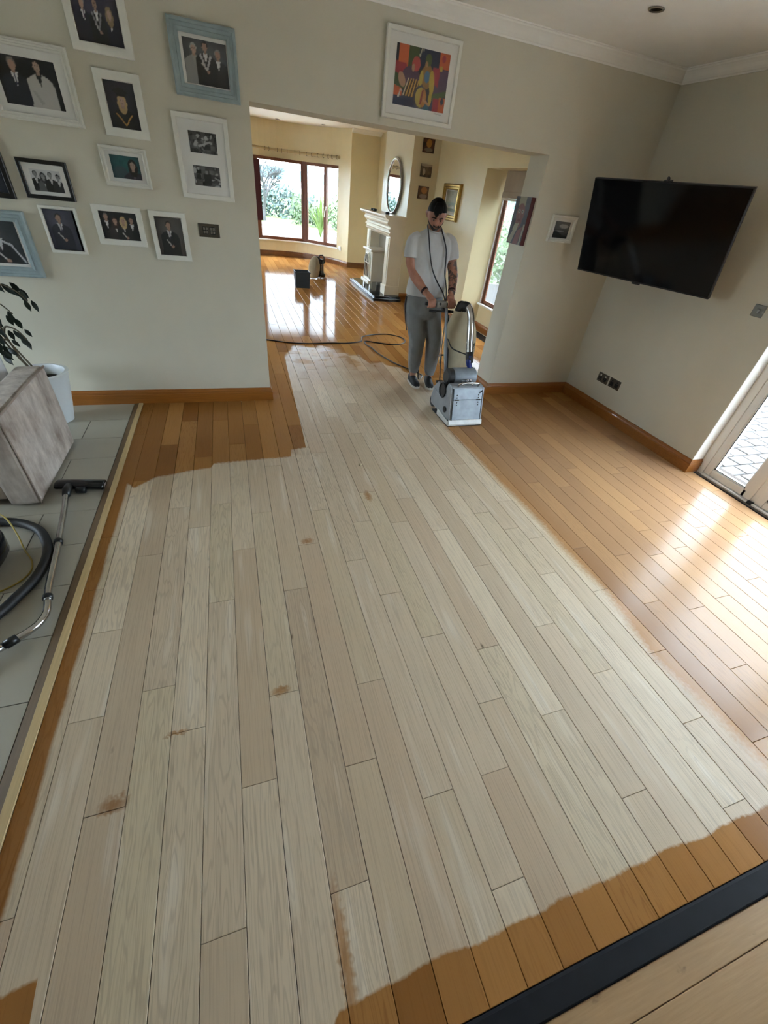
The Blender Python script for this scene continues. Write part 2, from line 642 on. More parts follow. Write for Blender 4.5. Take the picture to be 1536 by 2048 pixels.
MB().box(-0.95, 3.79, -0.1790, -0.1760, 0.0063, 0.0072).build('rib', BLACKTRIM, tr2)

# rustic oak floor on the near side of the threshold, boards running across
def rustic():
    m, nt, b = new_mat('rustic_oak')
    pos = coords(nt, 'World')
    g = noise(nt, mapping(nt, pos, (2, 34, 1)), 4, 5)
    blot = noise(nt, pos, 5, 4)
    kn = ((noise(nt, mapping(nt, pos, (5, 9, 1)), 2.2, 3) - 0.66) * 9).clamp()
    c = mixc(nt, g, srgb(150, 116, 78), srgb(200, 168, 124))
    c = mixc(nt, blot, c, srgb(172, 138, 98))
    c = mixc(nt, kn * 0.8, c, srgb(86, 60, 40))
    nt.links.new(c, b.inputs['Base Color'])
    b.inputs['Roughness'].default_value = 0.45
    bump(nt, b, g, 0.25, 0.002)
    return m


RUST = rustic()
nf = struct('floor_near', MB().box(-0.93, 3.79, -4.5, -0.12, -0.2, -0.018), M('subfloor', (0.03, 0.02, 0.014), 0.9), 'rustic brown oak floor on the near side of the charcoal threshold')
for i, (ya, yb_) in enumerate([(-0.261, -0.185), (-0.44, -0.261), (-0.62, -0.44), (-0.80, -0.62)]):
    for xa, xb in (((-0.9, 1.62), (1.62, 3.79)) if i % 2 else ((-0.9, 0.35), (0.35, 2.5), (2.5, 3.79))):
        v, f = plank_geo(xa, xb, ya, yb_, 0.0, 0.0012, 0.002)
        MB().add(v, f).build('plank', RUST, nf)
MB().box(-0.9, 3.79, -4.5, -0.80, -0.03, -0.001).build('plank', RUST, nf)

# grey floor tiles on the left
TILE = M('grey_porcelain', srgb(176, 172, 158), 0.4, var=0.06, vs_=2.2, bmp=0.03, bs=30)
GROUT = M('dark_grout', srgb(52, 50, 46), 0.9)
ft = struct('floor_tiled', MB().box(-4.2, -0.95, -4.5, 4.0, -0.2, -0.0035), GROUT, 'grey porcelain tiled floor left of the oak boards')
_tm = None
ys = [3.975 + 0.0, 3.66, 3.347, 3.04, 2.726, 2.407, 2.092, 1.776, 1.463, 1.143, 0.83, 0.515, 0.2, -0.115, -0.43]
for r in range(len(ys) - 1):
    xs = [-0.957, -1.24, -1.87, -2.5] if r in (1, 3, 5, 7, 9, 11, 13) else [-0.957, -1.555, -2.185, -2.8]
    for a, c in zip(xs, xs[1:]):
        v, f = plank_geo(c, a, ys[r + 1], ys[r], 0.0, 0.0022, 0.0012, 0.01)
        MB().add(v, f).build('tile', TILE, ft)
MB().box(-4.2, -2.5, -4.5, 4.0, -0.01, -0.0015).build('far_tiles', TILE, ft)

# ------------------------------------------------------------------ front room shell
H = 2.765
YB, YF = 3.99, 4.275
OX0, OX1, OZ = 0.243, 2.69, 2.12
wb = MB()
wb.box(-4.2, OX0, YB, YF, -0.02, H).box(OX1, 3.99, YB, YF, -0.02, H).box(OX0, OX1, YB, YF, OZ, H)
struct('wall_back', wb, WALL, 'cream painted wall with a wide opening into the lounge, hung with pictures on its left part')
XR = 3.79
wr = MB()
wr.box(XR, 3.99, 2.155, YB, -0.02, H).box(XR, 3.99, -0.6, 2.155, 2.1, H).box(XR, 3.99, -4.7, -0.6, -0.02, H)
struct('wall_right', wr, WALL, 'cream wall on the right with the television and the patio door')
wl = MB()
wl.box(-4.4, -4.2, -4.7, 1.85, -0.02, H).box(-4.4, -4.2, 3.55, YF, -0.02, H).box(-4.4, -4.2, 1.85, 3.55, -0.02, 0.35).box(-4.4, -4.2, 1.85, 3.55, 1.85, H)
struct('wall_left', wl, WALL, 'cream wall far on the left with a window')
wn = MB()
wn.box(-4.4, 3.99, -4.7, -4.5, -0.02, H)
struct('wall_near', wn, WALL, 'cream wall behind the viewer')
struct('ceiling', MB().box(-4.4, 3.99, -4.7, YF, H, H + 0.2), CEIL, 'off white ceiling of the front room')

COVE = [(0.0, 0.0), (0.008, 0.0), (0.012, 0.008), (0.024, 0.012), (0.044, 0.024), (0.062, 0.040), (0.080, 0.052), (0.092, 0.058), (0.096, 0.066), (0.104, 0.068), (0.104, 0.075), (0.0, 0.075)]
zc = H - 0.075


def cove(name, label, axis, at, sgn, a, b, mit_a=0, mit_b=0, mat=None):
    """moulding along `axis`; `at` = wall plane, sgn = into the room; mitred ends"""
    mb = MB()
    ra, rb = [], []
    for o_, z in COVE:
        pa, pb = a + mit_a * o_, b + mit_b * o_
        if axis == 'x':
            ra.append((pa, at + sgn * o_, zc + z)); rb.append((pb, at + sgn * o_, zc + z))
        else:
            ra.append((at + sgn * o_, pa, zc + z)); rb.append((at + sgn * o_, pb, zc + z))
    mb.rings([ra, rb])
    return struct(name, mb, mat or CEIL, label)


cove('trim_3', 'white plaster coving along the back wall', 'x', YB, -1, -4.2, XR, 0, -1)
cove('trim_4', 'white plaster coving along the right wall', 'y', XR, -1, -4.5, YB, 0, -1)

SKIRT = [(0.0, 0.0), (0.021, 0.0), (0.021, 0.082), (0.017, 0.088), (0.019, 0.094), (0.016, 0.104), (0.010, 0.112), (0.009, 0.119), (0.004, 0.123), (0.0, 0.123)]


def skirt(name, label, path, side, mat=OAKTRIM):
    """skirting swept along a polyline of (x, y); side +1 = room lies to the left of the travel direction"""
    P = [Vector((p[0], p[1])) for p in path]
    nrm = []
    for a, b in zip(P, P[1:]):
        d = (b - a).normalized()
        nrm.append(Vector((-d.y, d.x)) * side)
    rs = []
    for i, p in enumerate(P):
        if i == 0:
            n = nrm[0]; s = 1
        elif i == len(P) - 1:
            n = nrm[-1]; s = 1
        else:
            n = (nrm[i - 1] + nrm[i]).normalized(); s = 1 / max(0.3, n.dot(nrm[i]))
        rs.append([(p.x + n.x * o_ * s, p.y + n.y * o_ * s, z) for o_, z in SKIRT])
    return struct(name, MB().rings(rs), mat, label)


skirt('baseboard_left', 'varnished oak skirting board under the picture wall, left of the opening', [(-4.2, YB), (OX0, YB), (OX0, YF)], -1)
skirt('baseboard_right', 'varnished oak skirting board running round the pier, corner and right wall to the patio door', [(OX1, YF), (OX1, YB), (XR, YB), (XR, 2.155), (3.92, 2.155)], -1)

# ------------------------------------------------------------------ patio door (sidelight + leaf) in the right wall
pd = struct('door_1', MB().box(3.92, 3.99, 2.085, 2.155, 0.0, 2.1).box(3.92, 3.99, -0.6, -0.53, 0.0, 2.1).box(3.92, 3.99, -0.53, 2.085, 2.03, 2.1).box(3.90, 3.99, -0.53, 2.085, -0.01, 0.022), UPVC, 'white framed glazed patio door beside the right wall', bevel=0.004)
# sash rings (y0, y1) : stiles and rails round one glass pane each
for a, c in ((1.64, 2.085), (0.56, 1.60), (-0.53, 0.52)):
    w = 0.06
    MB().box(3.925, 3.985, c - w, c, 0.022, 2.03).build('stile', UPVC, pd, bevel=0.006)
    MB().box(3.925, 3.985, a, a + w + (0.03 if a > 1 else 0.0), 0.022, 2.03).build('stile', UPVC, pd, bevel=0.006)
    MB().box(3.925, 3.985, a + w, c - w, 0.022, 0.085).build('rail', UPVC, pd, bevel=0.006)
    MB().box(3.925, 3.985, a + w, c - w, 1.96, 2.03).build('rail', UPVC, pd, bevel=0.006)
    w2 = w - 0.002
    bd = MB()
    for y_ in (a + w2 + (0.03 if a > 1 else 0), c - w2 - 0.012):
        bd.box(3.935, 3.975, y_, y_ + 0.012, 0.083, 1.962)
    bd.box(3.935, 3.975, a + w2, c - w2, 0.083, 0.095)
    g_ = bd.build('glazing_bead', WHITE, pd)
    MB().box(3.932, 3.936, c - w2 - 0.016, c - w2 - 0.011, 0.09, 1.96).build('gasket', RUBBER, g_)
    MB().box(3.932, 3.936, a + w2, c - w2, 0.094, 0.099).build('gasket', RUBBER, g_)
    MB().box(3.952, 3.958, a + w, c - w, 0.08, 1.965).build('pane', GLASS, pd)
MB().box(3.898, 3.925, 1.60, 1.64, 0.0, 0.03).build('track_end', RUBBER, pd)
MB().box(3.935, 3.98, 1.598, 1.642, 0.022, 2.03).build('post', UPVC, pd)
MB().box(3.935, 3.98, 0.518, 0.562, 0.022, 2.03).build('post', UPVC, pd)
MB().box(3.893, 3.899, -0.53, 2.12, -0.005, 0.008).build('track', STEEL, pd)
dh = MB().box(3.905, 3.925, 1.535, 1.57, 0.95, 1.15).tube([(3.905, 1.55, 1.05), (3.87, 1.55, 1.05), (3.865, 1.47, 1.05), (3.865, 1.42, 1.05)], 0.009, 8)
dh.build('handle', CHROME, pd)

struct('trim_12', MB().box(XR + 0.002, 3.918, 2.151, 2.1555, 0.12, 2.1), WHITE, 'white painted reveal beside the patio door')
# windows of the front room that lie outside the picture
w3 = MB()
for yy in (1.85, 2.67, 3.48):
    w3.box(-4.32, -4.25, yy, yy + 0.07, 0.35, 1.85)
w3.box(-4.32, -4.25, 1.85, 3.55, 0.35, 0.42).box(-4.32, -4.25, 1.85, 3.55, 1.78, 1.85)
w3 = struct('window_1', w3, UPVC, 'white framed window in the far left wall')
MB().box(-4.29, -4.285, 1.9, 3.5, 0.4, 1.8).build('pane', GLASS, w3)
# ------------------------------------------------------------------ lounge beyond the opening
FX = 3.70           # right wall plane
RY0, RY1 = 5.35, 6.93   # window recess in the right wall
wf = MB()
wf.box(FX, 4.03, RY1, 12.6, -0.02, H).box(FX, 4.03, YF, RY0, -0.02, H)
wf.box(3.97, 4.03, RY0, RY1, -0.02, 0.385).box(FX, 4.03, RY0, RY1, 2.14, H).box(3.97, 4.03, RY0, RY0 + 0.12, 0.385, 2.14).box(3.97, 4.03, RY1 - 0.16, RY1, 0.385, 2.14)
wf.prism([(FX, RY1), (3.97, RY1 - 0.16), (4.0, RY1)], 'z', -0.02, 2.14)
struct('wall_lounge_right', wf, WALLF, 'warm cream lounge wall with the gilt picture and the tall recessed window')
we = MB()
we.box(3.0, 4.1, 12.4, 12.6, -0.02, H).box(-2.6, -0.2, 12.4, 12.6, -0.02, H)
struct('wall_lounge_end', we, WALLF, 'warm cream end wall of the lounge beside the bay')
wq = MB()
wq.box(-2.8, -2.6, YF, 7.1, -0.02, H).box(-2.8, -2.6, 10.1, 12.6, -0.02, H).box(-2.8, -2.6, 7.1, 10.1, -0.02, 0.45).box(-2.8, -2.6, 7.1, 10.1, 2.15, H)
struct('wall_lounge_left', wq, WALLF, 'unseen left wall of the lounge with an added fill window')
w5 = struct('window_fill', MB().box(-2.72, -2.66, 7.1, 7.17, 0.45, 2.15).box(-2.72, -2.66, 10.03, 10.1, 0.45, 2.15).box(-2.72, -2.66, 8.57, 8.63, 0.45, 2.15).box(-2.72, -2.66, 7.1, 10.1, 0.45, 0.52).box(-2.72, -2.66, 7.1, 10.1, 2.08, 2.15), TEAK, 'added wooden framed fill window in the unseen left wall of the lounge')  # unseen window, added to let fill daylight into the lounge
MB().box(-2.69, -2.685, 7.17, 10.03, 0.52, 2.08).build('pane', GLASS, w5)
struct('ceiling_lounge', MB().box(-2.8, 4.1, YF, 13.9, H, H + 0.2), M('ceiling_lounge_paint', srgb(246, 243, 234), 0.55), 'white ceiling of the lounge')


def ang(xx):
    return math.asin((xx - BAYC[0]) / BAYR)


def bayp(th, r, z):
    return (BAYC[0] + r * math.sin(th), BAYC[1] + r * math.cos(th), z)


def arc_wall(mb, t0, t1, r0, r1, z0, z1, n=12, mi=0):
    rs = []
    for i in range(n + 1):
        th = t0 + (t1 - t0) * i / n
        rs.append([bayp(th, r0, z0), bayp(th, r1, z0), bayp(th, r1, z1), bayp(th, r0, z1)])
    mb.rings(rs, mi=mi)


TE = ang(3.0 - 0.001)
TW = math.radians(57)
SILL, HEAD = 0.385, 2.085
by = MB()
arc_wall(by, -TE, TE, BAYR, BAYR + 0.28, -0.02, SILL, 30)
arc_wall(by, -TE, TE, BAYR, BAYR + 0.28, HEAD, H, 30)
arc_wall(by, TW, TE, BAYR, BAYR + 0.28, SILL, HEAD, 5)
arc_wall(by, -TE, -TW, BAYR, BAYR + 0.28, SILL, HEAD, 5)
struct('wall_bay', by, WALLF, 'curved cream wall of the bay window')
pth = [(4.0, 12.4), (3.0, 12.4)] + [bayp(TE - (2 * TE) * i / 28, BAYR, 0)[:2] for i in range(1, 28)] + [(-0.2, 12.4), (-2.6, 12.4)]
skirt('baseboard_bay', 'dark oak skirting board round the bay', pth, 1, M('oak_trim_dark', srgb(116, 70, 34), 0.3, var=0.18, vs_=10, coat=0.3))
skirt('baseboard_lounge', 'oak skirting board along the right lounge wall and window recess', [(FX, 8.75), (FX, RY1), (3.97, RY1 - 0.16), (3.97, RY0 + 0.1), (FX, RY0), (FX, YF)], -1)
cove('trim_5', 'white coving above the lounge end wall', 'x', 12.4, -1, 3.0, FX)
cove('trim_6', 'white coving above the right lounge wall', 'y', FX, -1, YF, 8.75)
cove('trim_7', 'white coving round the chimney breast side', 'x', 8.75, -1, 3.2, FX, -1)
cove('trim_8', 'white coving round the chimney breast front', 'y', 3.2, -1, 8.75, 10.35, -1, 1)

# chimney breast
struct('wall_chimney', MB().box(3.2, 3.75, 8.75, 10.35, -0.02, H), M('chimney_paint', srgb(226, 216, 190), 0.3), 'chimney breast with the round mirror and fireplace')
skirt('baseboard_chimney', 'oak skirting on the near side of the chimney breast', [(3.22, 8.75), (FX, 8.75)], -1)

# bay window: three glazed facets between hardwood posts
bw = struct('window_4', MB().box(0, 0.001, 0, 0.001, 0, 0.001) if False else MB().tube([bayp(-TW + 2 * TW * i / 24, BAYR + 0.10, SILL + 0.02) for i in range(25)], (0.02, 0.07), 8), TEAK, 'hardwood framed bay window looking onto the drive')
RW = BAYR + 0.09


def bar(mb, p, q, w, d):
    """box-section bar from p to q: w across, d deep, upright or along the bay chord"""
    p, q = Vector(p), Vector(q)
    t = (q - p).normalized()
    c = Vector((BAYC[0], BAYC[1], 0))
    m_ = (p + q) / 2
    n = Vector((m_.x - c.x, m_.y - c.y, 0))
    n = (n - t * n.dot(t)).normalized()
    s = t.cross(n)
    rs = [[e + s * w / 2 + n * d / 2, e - s * w / 2 + n * d / 2, e - s * w / 2 - n * d / 2, e + s * w / 2 - n * d / 2] for e in (p, q)]
    mb.rings(rs)


POSTS = [-TW, -math.radians(19.0), math.radians(22.4), TW]
for i, th in enumerate(POSTS):
    b_ = MB()
    bar(b_, bayp(th, RW, SILL), bayp(th, RW, HEAD), 0.17 if 0 < i < 3 else 0.09, 0.12)
    b_.build('post', TEAK, bw, bevel=0.008)
    if 0 < i < 3:
        b_ = MB()
        for d_ in (-0.045, 0.045):
            th2 = th + d_ / RW
            bar(b_, bayp(th2, RW - 0.062, SILL), bayp(th2, RW - 0.062, HEAD), 0.018, 0.02)
        b_.build('bead', TEAK, bw)
for a, c in zip(POSTS, POSTS[1:]):
    for z_, w_ in ((SILL + 0.035, 0.07), (HEAD - 0.03, 0.06)):
        b_ = MB()
        bar(b_, bayp(a, RW, z_), bayp(c, RW, z_), w_, 0.09)
        b_.build('rail', TEAK, bw, bevel=0.006)
    P, Q = Vector(bayp(a, RW, SILL)), Vector(bayp(c, RW, SILL))
    g = MB()
    g.add([P, Q, (Q.x, Q.y, HEAD), (P.x, P.y, HEAD)], [(0, 1, 2, 3)])
    g.build('pane', GLASS, bw)
P, Q = Vector(bayp(POSTS[2], RW, SILL)), Vector(bayp(POSTS[3], RW, SILL))
E_ = P.lerp(Q, 0.60)
b_ = MB()
bar(b_, (E_.x, E_.y, SILL), (E_.x, E_.y, HEAD), 0.075, 0.10)
cs = b_.build('casement_stile', TEAK, bw, bevel=0.006)
hp = Vector((E_.x, E_.y, 1.12)) + (Vector((BAYC[0], BAYC[1], 1.12)) - Vector((E_.x, E_.y, 1.12))).normalized() * 0.07
MB().tube([hp + Vector((0, 0, -0.11)), hp + Vector((0.01, -0.01, 0.02)), hp + Vector((0.035, -0.01, 0.07)), hp + Vector((0.04, -0.01, 0.12))], 0.012, 8).build('window_handle', WHITE, cs)
s_ = MB()
arc_wall(s_, -TW - 0.04, TW + 0.05, BAYR - 0.06, BAYR + 0.06, SILL - 0.03, SILL, 26)
struct('trim_9', s_, WHITE, 'white curved window board under the bay window', bevel=0.006)

# curtain pole following the bay
cp = thing('curtain_pole', 'curved cream curtain pole with brackets above the bay window', 'curtain pole', bayp(0, 1.58, 2.2))
CREAMP = M('cream_pole', srgb(176, 156, 112), 0.4, var=0.1, vs_=6)
MB().tube([bayp(-1.08 + (2.12) * i / 30, 1.575, 2.235) for i in range(31)], 0.028, 10).build('pole', CREAMP, cp, smooth=True)
for k_ in range(9):
    th = -0.9 + 1.9 * k_ / 8
    MB().tube([bayp(th, 1.57, 2.235), bayp(th, BAYR, 2.225)], 0.011, 8).build('bracket', M('pole_ring', srgb(96, 78, 48), 0.4), cp)
for k_ in range(14):
    th = -0.2 + 1.22 * k_ / 13 + random.uniform(-0.02, 0.02)
    c_ = Vector(bayp(th, 1.575, 2.232))
    tn = Vector((math.cos(th), -math.sin(th), 0))
    rd = Vector((math.sin(th), math.cos(th), 0))
    MB().tube([c_ + rd * (0.036 * math.cos(u * PI / 6)) + Vector((0, 0, 0.036 * math.sin(u * PI / 6))) for u in range(12)], 0.005, 6, closed=True).build('ring', M('pole_ring', srgb(96, 78, 48), 0.4), cp)
e_ = bayp(1.055, 1.575, 2.235)
MB().lathe([(0.0, -0.03), (0.03, -0.028), (0.034, 0), (0.03, 0.028), (0, 0.03)], e_, 14).build('finial', CREAMP, cp, smooth=True)

# tall window in the recess of the right wall
sw = struct('window_5', MB().box(3.98, 4.025, RY0 + 0.12, RY1 - 0.16, 0.385, 0.42).box(3.98, 4.025, RY0 + 0.12, RY1 - 0.16, 2.09, 2.14).box(3.98, 4.025, RY1 - 0.21, RY1 - 0.16, 0.42, 2.09).box(3.98, 4.025, RY0 + 0.12, RY0 + 0.17, 0.42, 2.09), TEAK, 'tall hardwood framed window in the recess behind the pier', bevel=0.006)
for ya, yb_ in ((5.52, 6.11), (6.13, 6.72)):
    r_ = MB()
    r_.box(3.99, 4.015, ya, ya + 0.045, 0.42, 2.09).box(3.99, 4.015, yb_ - 0.045, yb_, 0.42, 2.09).box(3.99, 4.015, ya, yb_, 0.42, 0.47).box(3.99, 4.015, ya, yb_, 2.03, 2.09)
    r_.build('casement', TEAK, sw, bevel=0.006)
    MB().box(4.002, 4.005, ya, yb_, 0.45, 2.06).build('pane', GLASS, sw)
struct('trim_10', MB().box(3.93, 4.0, RY0 + 0.08, RY1 - 0.14, 0.385, 0.412), WHITE, 'white window board of the tall recessed window', bevel=0.006)
struct('trim_11', MB().box(3.965, 3.995, RY1 - 0.185, RY1 - 0.15, 0.412, 2.14), WHITE, 'white lining strip beside the tall recessed window')
rb = thing('roman_blind', 'pale grey fabric blind folded up at the top of the tall recessed window', 'blind', (3.93, 6.1, 1.8))
BL = M('blind_fabric', srgb(168, 156, 140), 0.9, var=0.08, vs_=5, bmp=0.2, bs=300)
MB().box(3.925, 3.945, RY0 + 0.1, RY1 - 0.2, 1.9, 2.135).build('panel', BL, rb, bevel=0.004)
MB().box(3.915, 3.95, RY0 + 0.1, RY1 - 0.2, 1.83, 1.90).build('fold', BL, rb, bevel=0.008)
MB().box(3.92, 3.948, RY0 + 0.1, RY1 - 0.2, 1.80, 1.828).build('hem_bar', M('blind_hem', srgb(206, 200, 190), 0.8), rb, bevel=0.006)

# ------------------------------------------------------------------ fireplace
CREAM = M('cream_marble', srgb(226, 214, 190), 0.3, var=0.05, vs_=5)
SLATE = M('black_slate', (0.012, 0.013, 0.015), 0.14, var=0.3, vs_=9)
fp = thing('fireplace', 'cream fireplace surround with moulded mantel and black slate hearth on the chimney breast', 'fireplace', (3.0, 9.5, 0))
MB().box(2.62, 3.2, 8.52, 10.5, -0.01, 0.05).build('hearth', SLATE, fp, bevel=0.008)
MB().box(2.66, 3.2, 8.60, 10.45, 0.05, 0.075).build('hearth_top', SLATE, fp, bevel=0.004)
for a, c in ((8.76, 9.02), (10.1, 10.36)):
    p_ = MB().box(2.93, 3.2, a, c, 0.075, 1.08).build('pillar', CREAM, fp, bevel=0.006)
    MB().box(2.905, 3.2, a - 0.012, c + 0.012, 0.075, 0.24).build('plinth', CREAM, p_, bevel=0.006)
    MB().box(2.918, 2.935, a + 0.05, c - 0.05, 0.27, 1.04).build('raised_panel', CREAM, p_, bevel=0.005)
fz = [(3.2, 1.04), (2.95, 1.04), (2.93, 1.06), (2.90, 1.075), (2.89, 1.10), (2.91, 1.115), (2.91, 1.135), (2.88, 1.145), (2.88, 1.165), (2.91, 1.18), (2.91, 1.20), (2.90, 1.215), (2.865, 1.235), (2.85, 1.26), (2.85, 1.28), (2.87, 1.30), (2.86, 1.32), (2.82, 1.335), (3.2, 1.335)]
MB().prism(fz, 'y', 8.74, 10.38).build('frieze', CREAM, fp)
MB().prism([(3.2, 1.335), (2.82, 1.335), (2.79, 1.345), (2.775, 1.36), (2.77, 1.385), (3.2, 1.385)], 'y', 8.66, 10.46).build('mantel_shelf', CREAM, fp)
MB().box(3.14, 3.2, 9.02, 10.1, 0.075, 1.04).build('back_panel', M('fire_back', srgb(150, 140, 122), 0.6, var=0.1, vs_=4), fp)
MB().box(3.12, 3.145, 9.06, 9.42, 0.72, 1.02).build('flue_opening', M('flue_black', (0.006, 0.006, 0.006), 0.8), fp)  # solid near-black block stands for the flue opening

st = thing('stove', 'small cream enamel stove with arched window in front of the fireplace', 'stove', (2.9, 9.55, 0.075))
EN = M('cream_enamel', srgb(222, 216, 200), 0.22, var=0.04, vs_=6)
MB().box(2.76, 3.12, 9.3, 9.82, 0.2, 0.74).build('body', EN, st, bevel=0.015)
MB().box(2.72, 3.13, 9.26, 9.86, 0.74, 0.775).build('top_plate', EN, st, bevel=0.008)
MB().box(2.70, 2.80, 9.28, 9.84, 0.16, 0.215).build('ash_lip', EN, st, bevel=0.01)
for yy in (9.32, 9.76):
    for xx in (2.76, 3.05):
        MB().prism([(yy, 0.2), (yy + 0.05, 0.2), (yy + 0.04, 0.075), (yy + 0.005, 0.075)], 'x', xx, xx + 0.045).build('leg', EN, st)
arch = [(9.40, 0.27), (9.72, 0.27), (9.72, 0.52)] + [(9.56 + 0.16 * math.cos(PI * i / 10), 0.52 + 0.16 * math.sin(PI * i / 10)) for i in range(1, 10)] + [(9.40, 0.52)]
dr = MB().prism([(9.56 + (u - 9.56) * 1.28, 0.47 + (v - 0.47) * 1.16) for u, v in arch], 'x', 2.742, 2.765).build('door', EN, st, bevel=0.005)
MB().prism(arch, 'x', 2.738, 2.743).build('window', M('stove_glass', (0.01, 0.01, 0.01), 0.06), dr)
gb = MB()
for u in (9.40, 9.50, 9.62, 9.72):
    gb.box(2.728, 2.739, u - 0.007, u + 0.007, 0.27, 0.52)
gb.box(2.728, 2.739, 9.40, 9.72, 0.51, 0.528)
for i in range(1, 5):
    a_ = PI * i / 5
    gb.tube([(2.733, 9.56, 0.52), (2.733, 9.56 + 0.16 * math.cos(a_), 0.52 + 0.16 * math.sin(a_))], 0.007, 6)
gb.tube([(2.733, 9.56 + 0.165 * math.cos(PI * i / 14), 0.52 + 0.165 * math.sin(PI * i / 14)) for i in range(15)], 0.012, 6)
gb.build('glazing_bars', EN, dr)

mi_ = thing('mirror', 'round silver framed mirror above the fireplace mantel', 'mirror', (3.17, 9.53, 1.39))
cy, cz, rr = 9.53, 1.81, 0.415
ring = [(3.168, cy + rr * math.cos(2 * PI * i / 48), cz + rr * math.sin(2 * PI * i / 48)) for i in range(48)]
MB().tube(ring, (0.024, 0.026), 10, closed=True).build('frame', M('silver_frame', (0.35, 0.34, 0.33), 0.25, metal=1.0), mi_, smooth=True)
MB().prism([(cy + (rr - 0.01) * math.cos(2 * PI * i / 48), cz + (rr - 0.01) * math.sin(2 * PI * i / 48)) for i in range(48)], 'x', 3.165, 3.19).build('glass', M('mirror_silver', (0.9, 0.92, 0.92), 0.015, metal=1.0), mi_)
for i, (yy, lab) in enumerate(((10.02, 'small black tealight holder at the far end of the mantel'), (9.86, 'small black tealight holder just left of the mirror on the mantel'), (9.02, 'small black tealight holder at the near end of the mantel'))):
    tag(MB().lathe([(0.0, 0.0), (0.036, 0.0), (0.04, 0.012), (0.038, 0.038), (0.028, 0.038), (0.026, 0.014), (0, 0.012)], (2.92, yy, 1.385), 16).build('tealight_holder', BLACKP, smooth=True), lab, 'candle holder', 'tealight holders on the mantel')

# downlights
DL = M('downlight_metal', (0.30, 0.27, 0.24), 0.35, metal=0.9)


def downlight(x_, y_, lab):
    t_ = thing('downlight', lab, 'light', (x_, y_, H), group='recessed ceiling downlights')
    MB().lathe([(0.034, 0.001), (0.046, -0.001), (0.047, -0.006), (0.040, -0.009), (0.033, -0.004)], (x_, y_, H), 24, cap0=False, cap1=False).build('bezel', DL, t_, smooth=True)
    MB().lathe([(0.0, -0.002), (0.034, -0.002), (0.034, 0.0)], (x_, y_, H), 20, cap1=False).build('lamp_face', M('lamp_dark', (0.02, 0.02, 0.02), 0.2), t_)


downlight(2.61, 3.17, 'small unlit recessed downlight in the front room ceiling near the corner')

downlight(1.41, 13.2, 'small recessed downlight in the bay ceiling, nearer the opening edge')
downlight(2.39, 12.7, 'small recessed downlight in the bay ceiling, nearer the chimney breast')

# ------------------------------------------------------------------ outside
PAVG = M('drive_gravel', srgb(128, 126, 120), 0.9, var=0.12, vs_=30, bmp=0.3, bs=90)
struct('ground', MB().box(-70, 90, -60, -4.75, -0.5, -0.32).box(-70, -4.45, -4.75, 60, -0.5, -0.32).box(4.12, 90, -4.75, 26.5, -0.5, -0.32).box(-4.45, 4.12, 14.2, 26.5, -0.5, -0.32), PAVG, 'pale paved drive and ground outside')
GRASS = M('lawn', srgb(92, 116, 52), 0.9, var=0.3, vs_=2.5, bmp=0.6, bs=60)


def strip_ground(name, x0, x1, a, b, z0, z1, mat, label, cat=None, kind='structure', slope=-0.95):
    """long outdoor band whose edge runs obliquely to the house"""
    P = [(x0, a + slope * (x0 - 3)), (x1, a + slope * (x1 - 3)), (x1, b + slope * (x1 - 3)), (x0, b + slope * (x0 - 3))]
    return tag(MB().prism(P, 'z', z0, z1).build(name, mat), label, cat, kind=kind)


strip_ground('kerb', -20, 22, 25.3, 25.5, -0.33, -0.2, M('kerb_stone', srgb(140, 136, 128), 0.9, var=0.1, vs_=5), 'stone kerb edging the lawn outside the bay', slope=-0.5)
strip_ground('lawn', -20, 24, 25.5, 90, -0.5, -0.22, GRASS, 'strip of green lawn beyond the kerb', slope=-0.5)
struct('hillside', MB().prism([(-400, -3), (-400, 1.0), (-150, 6), (-20, 7.5), (90, 5.0), (140, 12), (230, 20), (330, 13), (460, 9), (700, 4), (700, -3)], 'y', 380, 420), M('far_hills', srgb(92, 118, 126), 1.0, var=0.2, vs_=0.03), 'blue grey hills on the horizon')
struct('field', MB().box(-400, 700, 60, 380, -2.5, -0.4), M('pale_field', srgb(196, 200, 190), 1.0, var=0.08, vs_=0.1), 'pale fields and water beyond the hedge')


def leaf_cloud(n, shape, size, seed, aspect=0.5):
    r = np.random.default_rng(seed)
    mb = MB()
    for _ in range(n):
        p = shape(r)
        d = Vector(r.normal(size=3)).normalized()
        e = d.orthogonal().normalized()
        s = size * r.uniform(0.6, 1.4)
        p = Vector(p)
        mb.add([p, p + d * s * 0.5 + e * s * aspect * 0.5, p + d * s, p + d * s * 0.5 - e * s * aspect * 0.5], [(0, 1, 2, 3)])
    return mb


HEDGE = M('hedge_leaf', srgb(66, 84, 52), 0.7, var=0.4, vs_=1.2)
HEDGE2 = M('hedge_leaf_grey', srgb(74, 92, 88), 0.7, var=0.35, vs_=1.2)


def hedge_shape(x0, x1, a, slope, w, h0, h1):
    def f(r):
        x_ = r.uniform(x0, x1)
        h = h0 + (h1 - h0) * (0.5 + 0.5 * math.sin(x_ * 1.7) * math.cos(x_ * 0.6))
        return (x_, a + slope * (x_ - 3) + r.normal(0, w), -0.3 + h * abs(1 - r.beta(1.2, 1.6)))
    return f


